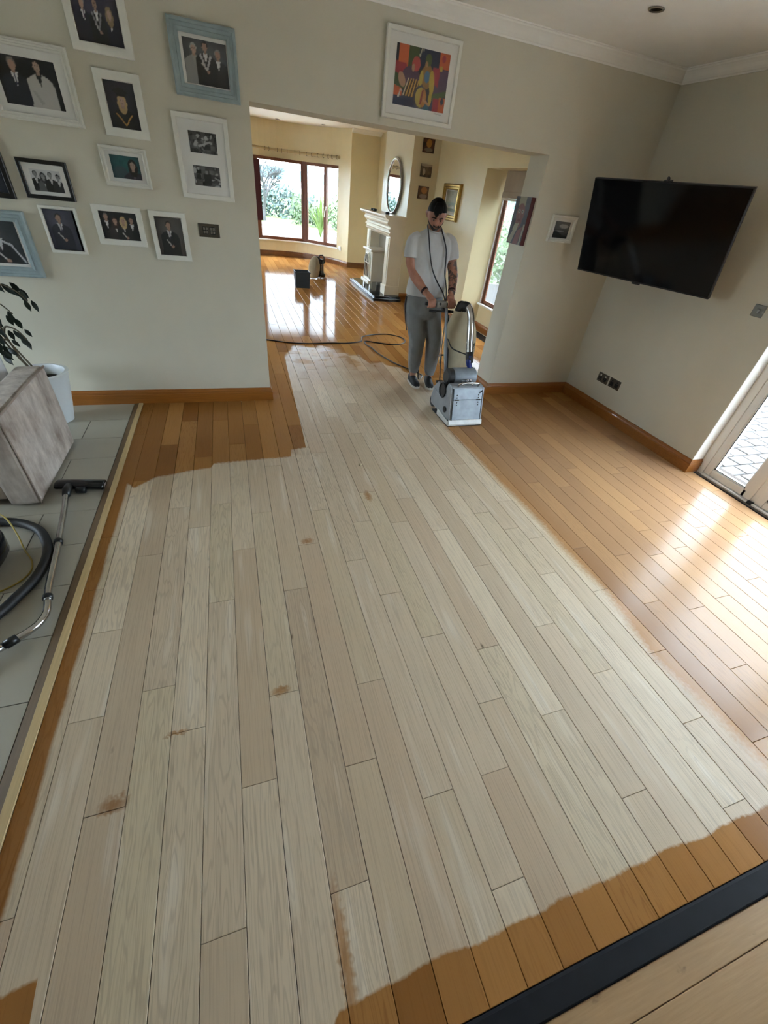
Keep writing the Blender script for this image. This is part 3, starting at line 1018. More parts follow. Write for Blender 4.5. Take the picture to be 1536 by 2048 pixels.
tag(leaf_cloud(9000, hedge_shape(-10, 5.2, 31, -0.5, 0.5, 1.2, 1.9), 0.22, 3).build('hedge', HEDGE2), 'grey green hedge bank along the lawn, left pane of the bay window', 'hedge')
tag(leaf_cloud(5000, hedge_shape(3.5, 16, 27.5, -0.5, 0.5, 1.0, 1.7), 0.2, 4).build('hedge', HEDGE), 'green hedge bank along the lawn, right panes of the bay window', 'hedge')
tag(leaf_cloud(6000, lambda r: (r.normal(9.0, 0.7), r.uniform(8, 20), -0.3 + abs(r.normal(0, 1.0))), 0.2, 5).build('shrub', HEDGE), 'leafy green shrub outside the tall recessed window', 'shrub')

BARK = M('grey_bark', srgb(66, 66, 66), 0.9, var=0.2, vs_=6)
tree_mb = MB()


def branch(p, d, ln, r_, depth):
    q = p + d * ln
    mid = p.lerp(q, 0.5) + Vector((random.uniform(-1, 1), random.uniform(-1, 1), random.uniform(-0.3, 0.6))) * ln * 0.08
    tree_mb.tube([p, mid, q], [r_, r_ * 0.85, r_ * 0.68], 5 if depth > 2 else 4, cap=False)
    if depth == 0:
        return
    for _ in range(3 if depth > 1 else 4):
        nd = (d + Vector((random.gauss(0, 0.55), random.gauss(0, 0.55), random.gauss(0.1, 0.35)))).normalized()
        branch(p.lerp(q, random.uniform(0.55, 1.0)), nd, ln * random.uniform(0.6, 0.85), r_ * 0.6, depth - 1)


tp = Vector((2.0, 27.6, -0.3))
branch(tp, Vector((0.12, 0, 1)).normalized(), 1.15, 0.11, 6)
bt = thing('bare_tree', 'bare twiggy tree on the lawn outside the bay window', 'tree', tp)
tree_mb.build('branches', BARK, bt)
MB().lathe([(0.2, -0.02), (0.14, 0.1), (0.12, 0.3)], tp, 10).build('trunk_base', BARK, bt)

FLAX = M('flax_leaf', srgb(92, 116, 52), 0.5, var=0.3, vs_=2)


def flax(px, py, h, n, lab, seed):
    r = random.Random(seed)
    t_ = thing('flax_plant', lab, 'plant', (px, py, -0.3), group='strappy plants beside the drive')
    for i in range(n):
        a_ = r.uniform(0, 2 * PI)
        b_ = r.uniform(0.15, 0.75)
        L = h * r.uniform(0.7, 1.1)
        pts = []
        for k_ in range(6):
            u = k_ / 5
            pts.append(Vector((px + math.cos(a_) * b_ * L * u * (0.4 + 0.6 * u), py + math.sin(a_) * b_ * L * u * (0.4 + 0.6 * u), -0.3 + L * (u - 0.45 * b_ * u * u * u))))
        MB().tube(pts, [(0.006, 0.03), (0.007, 0.045), (0.007, 0.05), (0.006, 0.045), (0.005, 0.03), (0.003, 0.006)], 5, up=(math.cos(a_), math.sin(a_), 0.3)).build('leaf', FLAX, t_)


flax(4.15, 22.6, 1.7, 34, 'tall strappy flax plant seen through the middle pane of the bay window', 1)
flax(5.2, 21.6, 1.5, 26, 'strappy flax plant seen through the narrow right pane of the bay window', 2)

# block paving outside the patio door
PAV = M('paver_concrete', srgb(86, 81, 79), 0.85, var=0.14, vs_=4, bmp=0.3, bs=70)
PAV2 = M('paver_concrete_grey', srgb(80, 78, 78), 0.85, var=0.14, vs_=4, bmp=0.3, bs=70)
ptio = struct('patio', MB().box(4.0, 12, -6, 12, -0.16, -0.118), M('paver_joint', srgb(34, 31, 28), 0.95), 'block paved patio outside the glazed door')
MB().box(8.2, 12, -6, 12, -0.12, -0.104).build('far_paving', PAV, ptio)
MB().box(4.0, 8.2, -6, 1.2, -0.12, -0.104).build('bounce_slab', M('bounce_concrete', srgb(186, 180, 172), 0.9, var=0.08, vs_=3), ptio)  # unseen pale slab added to bounce daylight up to the ceiling
cnt = 0
pm = {}
for iy in range(0, 22):
    for ix in range(0, 19):
        y0 = 1.2 + iy * 0.155
        x0 = 4.02 + ix * 0.225 + (0.11 if iy % 2 else 0)
        if x0 > 8.1 or abs((y0 - 1.9) - (x0 - 4.3) * 0.62) > 0.95 + 0.1 * (x0 - 4):
            continue
        key = (iy + ix * 3) % 2
        if key not in pm:
            v, f = plank_geo(0, 0.225, 0, 0.155, 0.0, 0.010, 0.006, 0.03)
            o = MB().add(v, f).build('paver', PAV if key else PAV2, ptio)
            pm[key] = o
        else:
            o = pm[key].copy()
            COL.objects.link(o)
        o.location = (x0, y0, -0.1 + rng.normal(0, 0.001))
        o.rotation_euler = (rng.normal(0, 0.004), rng.normal(0, 0.004), rng.normal(0, 0.01))
        cnt += 1
MB().box(4.02, 8.2, 1.2, 12, -0.125, -0.112).build('bedding', M('paver_joint', srgb(34, 31, 28), 0.95), ptio)
# ------------------------------------------------------------------ printed pictures (flat prints carried as vertex colours on a fine grid)
def print_mat(name='photo_print', rough=0.35):
    m, nt, b = new_mat(name)
    a = nt.nodes.new('ShaderNodeAttribute')
    a.attribute_name = 'ink'
    g = noise(nt, coords(nt), 300, 2)
    nt.links.new(mixc(nt, (g - 0.5) * 0.25 + 0.06, a.outputs['Color'], (0.3, 0.3, 0.3)), b.inputs['Base Color'])
    b.inputs['Roughness'].default_value = rough
    return m


PRINT = print_mat()
CANVAS = print_mat('canvas_print', 0.6)


class Pic:
    """small raster that shapes are painted onto (x right, y up, 0..1)"""

    def __init__(s, w, h, bg, bg2=None, nz=0.04, seed=0):
        s.w, s.h = w, h
        r = np.random.default_rng(seed)
        yy, xx = np.mgrid[0:h, 0:w]
        s.x = (xx + 0.5) / w
        s.y = (yy + 0.5) / h
        s.asp = w / h
        d = np.clip(np.hypot((s.x - 0.5) * 1.2, s.y - 0.6) * 1.3, 0, 1)[..., None]
        a, c = np.array(bg, float), np.array(bg2 or bg, float)
        s.a = a * (1 - d) + c * d
        lo = r.normal(0, 1, (h // 6 + 2, w // 6 + 2))
        lo = np.kron(lo, np.ones((6, 6)))[:h, :w]
        s.a = s.a * (1 + nz * 2 * lo[..., None])

    def put(s, m, c):
        s.a[m] = c
        return s

    def ell(s, cx, cy, rx, ry, c, rot=0.0):
        dx, dy = (s.x - cx) * s.asp, s.y - cy
        u = dx * math.cos(rot) + dy * math.sin(rot)
        v = -dx * math.sin(rot) + dy * math.cos(rot)
        return s.put((u / (rx * s.asp)) ** 2 + (v / ry) ** 2 < 1, c)

    def poly(s, pts, c):
        m = np.zeros(s.x.shape, bool)
        n = len(pts)
        for i in range(n):
            (x0, y0), (x1, y1) = pts[i], pts[(i + 1) % n]
            cnd = ((y0 > s.y) != (y1 > s.y)) & (s.x < (x1 - x0) * (s.y - y0) / ((y1 - y0) or 1e-9) + x0)
            m ^= cnd
        return s.put(m, c)

    def rect(s, x0, y0, x1, y1, c):
        return s.put((s.x >= x0) & (s.x <= x1) & (s.y >= y0) & (s.y <= y1), c)

    def person(s, cx, top, sc_, coat, skin, hair, shirt=(0.7, 0.7, 0.7), tie=None, long_=False, scroll=False, hood=None):
        """half-length figure: head top at `top`, head height = sc_"""
        k = sc_
        a = 1 / s.asp
        hy = top - 0.5 * k
        s.poly([(cx - 1.25 * k * a, 0), (cx - 1.15 * k * a, hy - 1.2 * k), (cx - 0.75 * k * a, hy - 0.85 * k), (cx, hy - 0.5 * k), (cx + 0.75 * k * a, hy - 0.85 * k), (cx + 1.15 * k * a, hy - 1.2 * k), (cx + 1.25 * k * a, 0)], coat)
        s.poly([(cx - 0.3 * k * a, hy - 0.6 * k), (cx + 0.3 * k * a, hy - 0.6 * k), (cx, hy - 1.7 * k)], shirt)
        if tie:
            s.poly([(cx - 0.07 * k * a, hy - 0.7 * k), (cx + 0.07 * k * a, hy - 0.7 * k), (cx + 0.05 * k * a, hy - 1.6 * k), (cx - 0.05 * k * a, hy - 1.6 * k)], tie)
        if hood:
            s.poly([(cx - 0.75 * k * a, hy - 0.85 * k), (cx - 0.5 * k * a, hy - 0.75 * k), (cx, hy - 2.2 * k), (cx - 0.12 * k * a, hy - 2.4 * k)], hood)
            s.poly([(cx + 0.75 * k * a, hy - 0.85 * k), (cx + 0.5 * k * a, hy - 0.75 * k), (cx, hy - 2.2 * k), (cx + 0.12 * k * a, hy - 2.4 * k)], hood)
        if long_:
            s.ell(cx, hy - 0.25 * k, 0.55 * k * a, 0.95 * k, hair)
        s.rect(cx - 0.16 * k * a, hy - 0.7 * k, cx + 0.16 * k * a, hy - 0.3 * k, tuple(c * 0.8 for c in skin))
        s.ell(cx, hy + 0.10 * k, 0.37 * k * a, 0.47 * k, hair)
        s.ell(cx, hy - 0.04 * k, 0.30 * k * a, 0.42 * k, skin)
        dk = tuple(c * 0.35 for c in skin)
        for e in (-1, 1):
            s.ell(cx + e * 0.12 * k * a, hy + 0.05 * k, 0.05 * k * a, 0.035 * k, dk)
        s.ell(cx, hy - 0.24 * k, 0.09 * k * a, 0.03 * k, tuple(c * 0.55 for c in skin))
        if scroll:
            s.poly([(cx - 0.55 * k * a, hy - 1.75 * k), (cx - 0.42 * k * a, hy - 1.7 * k), (cx + 0.25 * k * a, hy - 2.6 * k), (cx + 0.12 * k * a, hy - 2.68 * k)], (0.62, 0.6, 0.56))
            s.ell(cx + 0.2 * k * a, hy - 2.55 * k, 0.2 * k * a, 0.17 * k, skin)
        return s

    def grey(s):
        s.a[:] = (s.a @ np.array([0.3, 0.6, 0.1]))[..., None]
        return s

    def mesh(s, name, mat, x0, x1, z0, z1, y):
        w, h = s.w, s.h
        xs = np.linspace(x0, x1, w)
        zs = np.linspace(z0, z1, h)
        v = [(float(a), y, float(c)) for c in zs for a in xs]
        f = [(j * w + i, j * w + i + 1, (j + 1) * w + i + 1, (j + 1) * w + i) for j in range(h - 1) for i in range(w - 1)]
        me = bpy.data.meshes.new(name)
        me.from_pydata(v, [], f)
        me.materials.append(mat)
        at = me.attributes.new('ink', 'FLOAT_COLOR', 'POINT')
        c = np.ones((h * w, 4), np.float32)
        c[:, :3] = np.clip(s.a, 0, 1).reshape(-1, 3)
        at.data.foreach_set('color', c.ravel())
        o = bpy.data.objects.new(name, me)
        COL.objects.link(o)
        return o


WFRAME = M('white_frame_paint', srgb(226, 224, 214), 0.4, var=0.03, vs_=30)
BLUEF = M('duck_egg_frame', srgb(150, 165, 167), 0.5, var=0.14, vs_=18)
BLACKF = M('black_frame', (0.012, 0.011, 0.010), 0.35)
GILT = M('gilt_frame', (0.42, 0.27, 0.08), 0.32, metal=0.85, var=0.3, vs_=40)
MOUNT = M('white_mount', srgb(228, 226, 220), 0.85)
SK = (0.42, 0.26, 0.19)
SK2 = (0.5, 0.34, 0.26)


def loops(mb, w, h, prof, mi=0):
    """mitred frame: prof = [(inset, forward)] swept round a w x h rectangle (x, z), forward = -y"""
    rs = []
    for ins, fw in prof:
        rs.append([(-w / 2 + ins, -fw, ins), (w / 2 - ins, -fw, ins), (w / 2 - ins, -fw, h - ins), (-w / 2 + ins, -fw, h - ins)])
    mb.rings(rs, cap0=True, cap1=False, mi=mi)


def framed(name, label, x0, x1, z0, z1, prints, mat, fw=0.03, depth=0.022, style='flat', mount=True, plane=('y', YB), group=None, glass=True, cat='picture'):
    """framed picture; prints = [(pic, u0, u1, v0, v1)] in the same wall coordinates"""
    w, h = x1 - x0, z1 - z0
    xc = (x0 + x1) / 2
    if plane[0] == 'y':
        root = thing(name, label, cat, (xc, plane[1], z0), 0, group)
    else:
        root = thing(name, label, cat, (plane[1], xc, z0), -PI / 2, group)
    fl = 1 if plane[0] == 'y' else -1
    if style == 'flat':
        prof = [(0, 0.0), (0, depth), (0.003, depth + 0.002), (fw - 0.004, depth + 0.002), (fw, depth - 0.002), (fw, depth - 0.010)]
    elif style == 'wide':
        prof = [(0, 0.0), (0, depth), (fw * 0.12, depth + 0.006), (fw * 0.3, depth + 0.006), (fw * 0.36, depth), (fw * 0.62, depth - 0.002), (fw * 0.68, depth + 0.003), (fw * 0.9, depth), (fw, depth - 0.005), (fw, depth - 0.016)]
    else:
        prof = [(0, 0.0), (0, depth * 0.7), (fw * 0.2, depth), (fw * 0.45, depth), (fw * 0.55, depth * 0.6), (fw * 0.85, depth * 0.55), (fw, depth * 0.7), (fw, depth * 0.3)]
    mb = MB()
    loops(mb, w, h, prof)
    mb.build('frame', mat, root, world=False)
    yb = prof[-1][1]
    if mount:
        MB().box(-w / 2 + fw - 0.002, w / 2 - fw + 0.002, -yb - 0.0005, -yb + 0.003, fw - 0.002, h - fw + 0.002).build('mount', MOUNT, root, world=False)
    for pic, a, b, c, d in prints:
        if plane[0] == 'y':
            u0, u1 = a - xc, b - xc
        else:
            u0, u1 = -(b - xc), -(a - xc)
        o = pic.mesh('print', PRINT, u0, u1, c - z0, d - z0, -yb - 0.0015)
        o.parent = root
    if glass:
        MB().add([(-w / 2 + fw, -yb - 0.004, fw), (w / 2 - fw, -yb - 0.004, fw), (w / 2 - fw, -yb - 0.004, h - fw), (-w / 2 + fw, -yb - 0.004, h - fw)], [(0, 1, 2, 3)]).build('glass', PGLASS, root, world=False)
    return root


NAVY = (0.012, 0.012, 0.028)
BLK = (0.008, 0.008, 0.010)
P = Pic(46, 40, (0.055, 0.05, 0.09), (0.02, 0.018, 0.035), seed=1)
P.person(0.22, 0.72, 0.17, NAVY, SK, (0.25, 0.24, 0.22), tie=(0.1, 0.05, 0.1)).person(0.78, 0.62, 0.17, NAVY, SK2, (0.3, 0.22, 0.12), long_=True).person(0.5, 0.74, 0.17, BLK, SK, (0.02, 0.015, 0.01), scroll=True, hood=(0.3, 0.3, 0.32))
framed('family_portrait', 'white framed portrait of three people in dark suits, topmost on the picture wall', -0.737, -0.415, 2.207, 2.53, [(P, -0.69, -0.46, 2.245, 2.49)], WFRAME, 0.043, mount=False)
P = Pic(52, 40, (0.006, 0.006, 0.008), seed=2, nz=0.02)
P.person(0.28, 0.94, 0.25, (0.015, 0.018, 0.03), SK, (0.2, 0.18, 0.16), tie=(0.05, 0.05, 0.1)).person(0.68, 0.97, 0.24, (0.5, 0.48, 0.44), SK2, (0.015, 0.012, 0.01), shirt=(0.02, 0.02, 0.02))
P.poly([(0.6, 0.08), (0.66, 0.1), (0.56, 0.34), (0.5, 0.36)], (0.4, 0.38, 0.34))
framed('couple_portrait', 'large white framed photo of two men, one in a white jacket, at the left edge', -1.235, -0.782, 1.855, 2.207, [(P, -1.165, -0.866, 1.924, 2.134)], WFRAME, 0.034, style='wide')
P = Pic(44, 40, (0.11, 0.12, 0.13), (0.05, 0.055, 0.06), seed=3)
P.person(0.24, 0.88, 0.21, (0.30, 0.30, 0.29), SK2, (0.4, 0.4, 0.38), shirt=(0.35, 0.35, 0.34)).person(0.78, 0.84, 0.21, (0.02, 0.02, 0.022), SK, (0.3, 0.3, 0.28)).person(0.5, 0.96, 0.21, BLK, SK, (0.01, 0.01, 0.01), hood=(0.5, 0.5, 0.52), scroll=True)
framed('graduation_portrait', 'duck egg blue framed family portrait with a graduate in the middle, beside the opening', -0.205, 0.187, 2.092, 2.43, [(P, -0.13, 0.124, 2.156, 2.354)], BLUEF, 0.058, 0.03, style='wide')
P = Pic(36, 46, (0.035, 0.035, 0.05), (0.015, 0.015, 0.022), seed=4)
P.person(0.5, 0.72, 0.22, BLK, SK2, (0.52, 0.36, 0.17), shirt=(0.02, 0.02, 0.02), long_=True)
P.poly([(0.22, 0.80), (0.5, 0.88), (0.80, 0.78), (0.5, 0.72)], BLK).rect(0.36, 0.69, 0.66, 0.75, BLK)
P.poly([(0.22, 0.34), (0.27, 0.35), (0.5, 0.14), (0.5, 0.10)], (0.55, 0.3, 0.08)).poly([(0.78, 0.34), (0.73, 0.35), (0.5, 0.14), (0.5, 0.10)], (0.55, 0.3, 0.08))
framed('graduate_portrait', 'white framed portrait of a long blonde haired graduate in cap and gown', -0.667, -0.412, 1.841, 2.146, [(P, -0.621, -0.454, 1.877, 2.103)], WFRAME, 0.044, mount=False)


def scenic(seed):
    r = np.random.default_rng(seed)
    q = Pic(40, 30, (0.14, 0.14, 0.14), (0.04, 0.04, 0.04), nz=0.3, seed=seed)
    for _ in range(26):
        q.ell(r.random(), r.random(), r.uniform(0.03, 0.12), r.uniform(0.03, 0.1), (r.choice([0.02, 0.06, 0.2, 0.42]),) * 3, r.uniform(0, 3))
    return q.grey()


a_ = scenic(5)
a_.ell(0.62, 0.72, 0.07, 0.1, (0.5,) * 3).poly([(0.3, 0.35), (0.75, 0.62), (0.78, 0.55), (0.35, 0.28)], (0.45,) * 3)
b_ = scenic(6)
b_.rect(0.38, 0.1, 0.66, 0.62, (0.02,) * 3).ell(0.5, 0.68, 0.06, 0.09, (0.3,) * 3)
framed('double_photo', 'tall white frame holding two small black and white photos one above the other', -0.262, 0.087, 1.558, 2.011, [(a_, -0.172, 0.004, 1.815, 1.926), (b_, -0.171, 0.002, 1.636, 1.747)], WFRAME, 0.03)
P = Pic(40, 30, (0.03, 0.15, 0.15), (0.015, 0.06, 0.07), seed=7)
P.ell(0.3, 0.2, 0.25, 0.35, (0.05, 0.09, 0.10)).person(0.73, 0.8, 0.4, (0.03, 0.025, 0.04), SK2, (0.012, 0.008, 0.008), shirt=(0.12, 0.1, 0.12), long_=True)
framed('teal_portrait', 'small white framed portrait of a dark haired woman against a teal background', -0.738, -0.459, 1.58, 1.791, [(P, -0.685, -0.512, 1.625, 1.746)], WFRAME, 0.026, style='wide')
P = Pic(44, 32, (0.62, 0.62, 0.62), seed=8, nz=0.02)
for i_, (cx_, c_) in enumerate(((0.16, BLK), (0.4, (0.12, 0.12, 0.12)), (0.64, BLK), (0.88, (0.03, 0.03, 0.03)))):
    P.person(cx_, 0.9 - 0.08 * (i_ % 2), 0.26, c_, (0.3,) * 3, (0.04,) * 3, shirt=(0.6,) * 3, long_=i_ == 1)
P.grey()
framed('black_framed_photo', 'black framed black and white photo of four people in evening dress', -1.229, -0.954, 1.465, 1.672, [(P, -1.172, -1.004, 1.507, 1.621)], BLACKF, 0.022)
P = Pic(30, 30, (0.012, 0.014, 0.03), seed=9)
framed('dark_picture', 'dark framed navy picture cut off by the left edge of the photo', -1.62, -1.297, 1.449, 1.80, [(P, -1.59, -1.325, 1.478, 1.77)], BLACKF, 0.03, mount=False)
P = Pic(40, 50, (0.05, 0.06, 0.065), (0.02, 0.025, 0.03), seed=10)
P.person(0.42, 0.9, 0.27, BLK, SK, (0.02, 0.015, 0.01), shirt=(0.6, 0.6, 0.6), scroll=True)
P.poly([(0.28, 0.50), (0.5, 0.56), (0.72, 0.48), (0.98, 0.04), (0.93, 0.03), (0.68, 0.43), (0.5, 0.5), (0.3, 0.44)], (0.6, 0.6, 0.62))
framed('blue_framed_graduate', 'duck egg blue framed graduate portrait above the plant at the left edge', -1.66, -1.292, 0.99, 1.383, [(P, -1.575, -1.368, 1.07, 1.32)], BLUEF, 0.062, 0.03, style='wide')


def youth(seed, bg, bg2, coat=(0.018, 0.018, 0.03)):
    q = Pic(34, 46, bg, bg2, seed=seed)
    q.person(0.48, 0.9, 0.21, coat, SK, (0.02, 0.014, 0.01), tie=(0.08, 0.07, 0.12), scroll=True)
    return q


framed('youth_portrait', 'white framed portrait of a young man in a navy suit beside the lower blue frame', -1.193, -0.973, 1.156, 1.431, [(youth(11, (0.10, 0.10, 0.14), (0.03, 0.03, 0.05)), -1.178, -1.006, 1.178, 1.41)], WFRAME, 0.018, mount=False)
P = Pic(46, 36, (0.012, 0.012, 0.014), seed=12, nz=0.02)
for i_, (cx_, tp_, c_, h_) in enumerate(((0.16, 0.9, BLK, (0.2, 0.18, 0.16)), (0.38, 0.78, (0.04, 0.03, 0.03), (0.04, 0.02, 0.015)), (0.82, 0.84, BLK, (0.02, 0.015, 0.01)), (0.6, 0.80, (0.02, 0.02, 0.02), (0.5, 0.36, 0.18)))):
    P.person(cx_, tp_, 0.22, c_, SK, h_, long_=i_ in (1, 3), scroll=i_ == 3)
framed('family_group_photo', 'white framed dark photo of a family of four, middle of the bottom row', -0.875, -0.569, 1.229, 1.466, [(P, -0.836, -0.604, 1.258, 1.432)], WFRAME, 0.036, mount=False)
framed('young_man_portrait', 'white framed portrait of a young man with brown backdrop next to the switch plate', -0.52, -0.276, 1.156, 1.46, [(youth(13, (0.13, 0.12, 0.11), (0.05, 0.045, 0.04), (0.012, 0.012, 0.013)), -0.488, -0.31, 1.186, 1.424)], WFRAME, 0.032, mount=False)

# colourful print of two musicians above the opening
P = Pic(96, 72, (0.02, 0.025, 0.03), (0.02, 0.02, 0.035), seed=14, nz=0.06)
OR, RD, GR, YL, PU, NB = (0.55, 0.11, 0.025), (0.32, 0.02, 0.03), (0.06, 0.09, 0.025), (0.5, 0.36, 0.05), (0.09, 0.045, 0.09), (0.015, 0.022, 0.06)
P.rect(0, 0, 1, 0.18, NB).rect(0.05, 0.62, 0.23, 1.0, OR).poly([(0.0, 0.5), (0.24, 0.56), (0.2, 0.7), (0.0, 0.72)], RD).rect(0.0, 0.16, 0.16, 0.36, OR).poly([(0.0, 0.34), (0.2, 0.28), (0.3, 0.4), (0.0, 0.55)], GR)
P.rect(0.23, 0.6, 0.42, 1.0, GR).rect(0.42, 0.66, 0.8, 1.0, NB).rect(0.72, 0.3, 1.0, 0.72, PU).poly([(0.7, 0.74), (0.84, 0.74), (0.82, 0.42), (0.7, 0.5)], RD).rect(0.8, 0.74, 1.0, 1.0, OR).ell(0.88, 0.9, 0.035, 0.06, RD).rect(0.82, 0.7, 0.88, 0.78, YL)
P.poly([(0.74, 0.18), (1, 0.3), (1, 0.4), (0.7, 0.28)], GR).rect(0.76, 0.0, 0.88, 0.24, RD).rect(0.88, 0.0, 1.0, 0.26, OR).ell(0.94, 0.2, 0.03, 0.06, NB).rect(0.55, 0.0, 0.7, 0.1, (0.02, 0.09, 0.14))
P.ell(0.3, 0.52, 0.16, 0.16, PU).ell(0.14, 0.44, 0.06, 0.13, (0.42, 0.24, 0.14), 0.5).ell(0.38, 0.73, 0.075, 0.12, (0.45, 0.06, 0.05)).ell(0.33, 0.66, 0.03, 0.06, (0.42, 0.24, 0.14))
P.poly([(0.16, 0.18), (0.26, 0.46), (0.46, 0.46), (0.4, 0.18)], (0.06, 0.03, 0.01))
for i_ in range(5):
    P.poly([(0.17 + i_ * 0.055, 0.18), (0.195 + i_ * 0.055, 0.18), (0.275 + i_ * 0.047, 0.48), (0.255 + i_ * 0.047, 0.48)], (0.55, 0.3, 0.06) if i_ else (0.6, 0.5, 0.35))
P.ell(0.6, 0.56, 0.11, 0.2, (0.28, 0.14, 0.03)).ell(0.49, 0.5, 0.035, 0.16, YL, -0.1).ell(0.7, 0.48, 0.05, 0.2, YL, 0.12).ell(0.6, 0.83, 0.06, 0.1, (0.09, 0.12, 0.04)).ell(0.57, 0.76, 0.025, 0.05, (0.42, 0.24, 0.1)).ell(0.6, 0.56, 0.05, 0.1, (0.06, 0.16, 0.28))
P.ell(0.51, 0.2, 0.13, 0.2, (0.05, 0.05, 0.06)).ell(0.52, 0.2, 0.105, 0.17, (0.42, 0.32, 0.06)).ell(0.57, 0.2, 0.055, 0.16, (0.4, 0.17, 0.03)).poly([(0.5, 0.08), (0.54, 0.08), (0.57, 0.34), (0.54, 0.34)], (0.2, 0.02, 0.02)).ell(0.7, 0.22, 0.03, 0.14, YL).poly([(0.56, 0.2), (0.7, 0.12), (0.7, 0.07), (0.56, 0.15)], (0.45, 0.25, 0.12))
for nx, ny in ((0.43, 0.88), (0.1, 0.16)):
    P.poly([(nx, ny), (nx + 0.018, ny), (nx + 0.04, ny + 0.13), (nx + 0.022, ny + 0.13)], (0.5, 0.45, 0.35)).ell(nx, ny, 0.018, 0.028, (0.5, 0.45, 0.35)).poly([(nx + 0.022, ny + 0.13), (nx + 0.07, ny + 0.1), (nx + 0.065, ny + 0.07)], (0.5, 0.45, 0.35))
r_ = framed('musician_print', 'large white framed colourful print of two musicians above the opening', 1.174, 1.732, 2.164, 2.617, [(P, 1.25, 1.655, 2.241, 2.541)], WFRAME, 0.026, 0.028)
sg = MB()
for i_ in range(7):
    x_ = 0.125 + i_ * 0.009
    sg.tube([(x_, -0.0205, 0.0635), (x_ + 0.004, -0.0205, 0.067 + 0.004 * math.sin(i_ * 2.1)), (x_ + 0.009, -0.0205, 0.0635)], 0.0007, 4)
sg.build('signature', M('pencil', (0.2, 0.2, 0.2), 0.7), r_, world=False)

# small black and white seascape beside the television
P = Pic(40, 30, (0.12, 0.12, 0.12), (0.03, 0.03, 0.03), seed=15, nz=0.1)
P.rect(0, 0.55, 1, 1, (0.14, 0.14, 0.14)).ell(0.6, 0.72, 0.3, 0.12, (0.4, 0.4, 0.4)).rect(0, 0.35, 1, 0.52, (0.09, 0.09, 0.09)).ell(0.4, 0.42, 0.3, 0.04, (0.3, 0.3, 0.3)).poly([(0, 0), (1, 0), (1, 0.15), (0.6, 0.2), (0.3, 0.38), (0, 0.42)], (0.008, 0.008, 0.008))
framed('seascape_photo', 'small white framed black and white seascape photo between the pier and the television', 2.897, 3.175, 1.52, 1.731, [(P.grey(), 2.952, 3.119, 1.555, 1.683)], WFRAME, 0.028, style='wide')

# lounge pictures
P = Pic(36, 52, (0.30, 0.28, 0.18), (0.22, 0.21, 0.13), seed=16, nz=0.05)
P.rect(0, 0.38, 1, 0.5, (0.14, 0.2, 0.13)).rect(0, 0, 1, 0.16, (0.24, 0.2, 0.12)).poly([(0, 0.16), (1, 0.1), (1, 0.22), (0, 0.3)], (0.03, 0.06, 0.02)).ell(0.4, 0.36, 0.12, 0.06, (0.1, 0.13, 0.12)).ell(0.75, 0.3, 0.1, 0.05, (0.4, 0.4, 0.36))
framed('gilt_landscape', 'gilt framed landscape painting on the right lounge wall behind the man', 7.63, 8.29, 1.436, 1.94, [(P, 7.75, 8.17, 1.53, 1.85)], GILT, 0.085, 0.05, style='gilt', plane=('x', FX), mount=True)


def canvas(label, x0, x1, z0, z1, pic, y, th, side):
    r_ = thing('canvas_picture', label, 'picture', ((x0 + x1) / 2, y, z0), group='small unframed lounge canvases')
    MB().box(x0, x1, y - th, y, z0, z1).build('stretcher', side, r_)
    o = pic.mesh('print', CANVAS, x0 - r_.location.x, x1 - r_.location.x, 0, z1 - z0, -th - 0.001)
    o.parent = r_


def warm(seed, base, blobs):
    q = Pic(26, 26, base, tuple(c * 0.4 for c in base), seed=seed, nz=0.2)
    for b in blobs:
        q.ell(*b)
    return q


DKR = M('canvas_edge', (0.03, 0.012, 0.008), 0.7)
canvas('small dark canvas with golden glow, top of the three beside the chimney', 3.36, 3.567, 2.316, 2.499, warm(17, (0.12, 0.03, 0.015), [(0.5, 0.65, 0.22, 0.3, (0.45, 0.2, 0.04)), (0.5, 0.22, 0.35, 0.15, (0.2, 0.15, 0.13))]), 8.75, 0.025, DKR)
canvas('small brown canvas with a pale top, middle of the three beside the chimney', 3.368, 3.575, 1.99, 2.166, warm(18, (0.12, 0.08, 0.05), [(0.5, 1.0, 0.7, 0.22, (0.42, 0.34, 0.26)), (0.3, 0.4, 0.12, 0.26, (0.5, 0.42, 0.36))]), 8.75, 0.025, DKR)
canvas('small canvas with an amber disc, bottom of the three beside the chimney', 3.37, 3.568, 1.682, 1.862, warm(19, (0.16, 0.07, 0.03), [(0.55, 0.68, 0.28, 0.26, (0.5, 0.22, 0.08)), (0.5, 0.22, 0.36, 0.18, (0.3, 0.24, 0.22))]), 8.75, 0.025, DKR)

# pair of deep canvases on the faces of the opening
MAROON = M('maroon_edge', (0.085, 0.010, 0.010), 0.6)


def jamb_canvas(label, x_wall, sgn, pic):
    x1 = x_wall + sgn * 0.042
    r_ = thing('jamb_canvas', label, 'picture', (x_wall, 4.14, 1.462))
    MB().box(min(x_wall, x1), max(x_wall, x1), 4.015, 4.265, 1.462, 1.828).build('stretcher', MAROON, r_)
    o = pic.mesh('print', CANVAS, -0.125, 0.125, 0, 0.366, 0)
    o.parent = r_
    o.rotation_euler = (0, 0, -PI / 2 if sgn < 0 else PI / 2)
    o.location = (sgn * 0.0432, 0, 0)


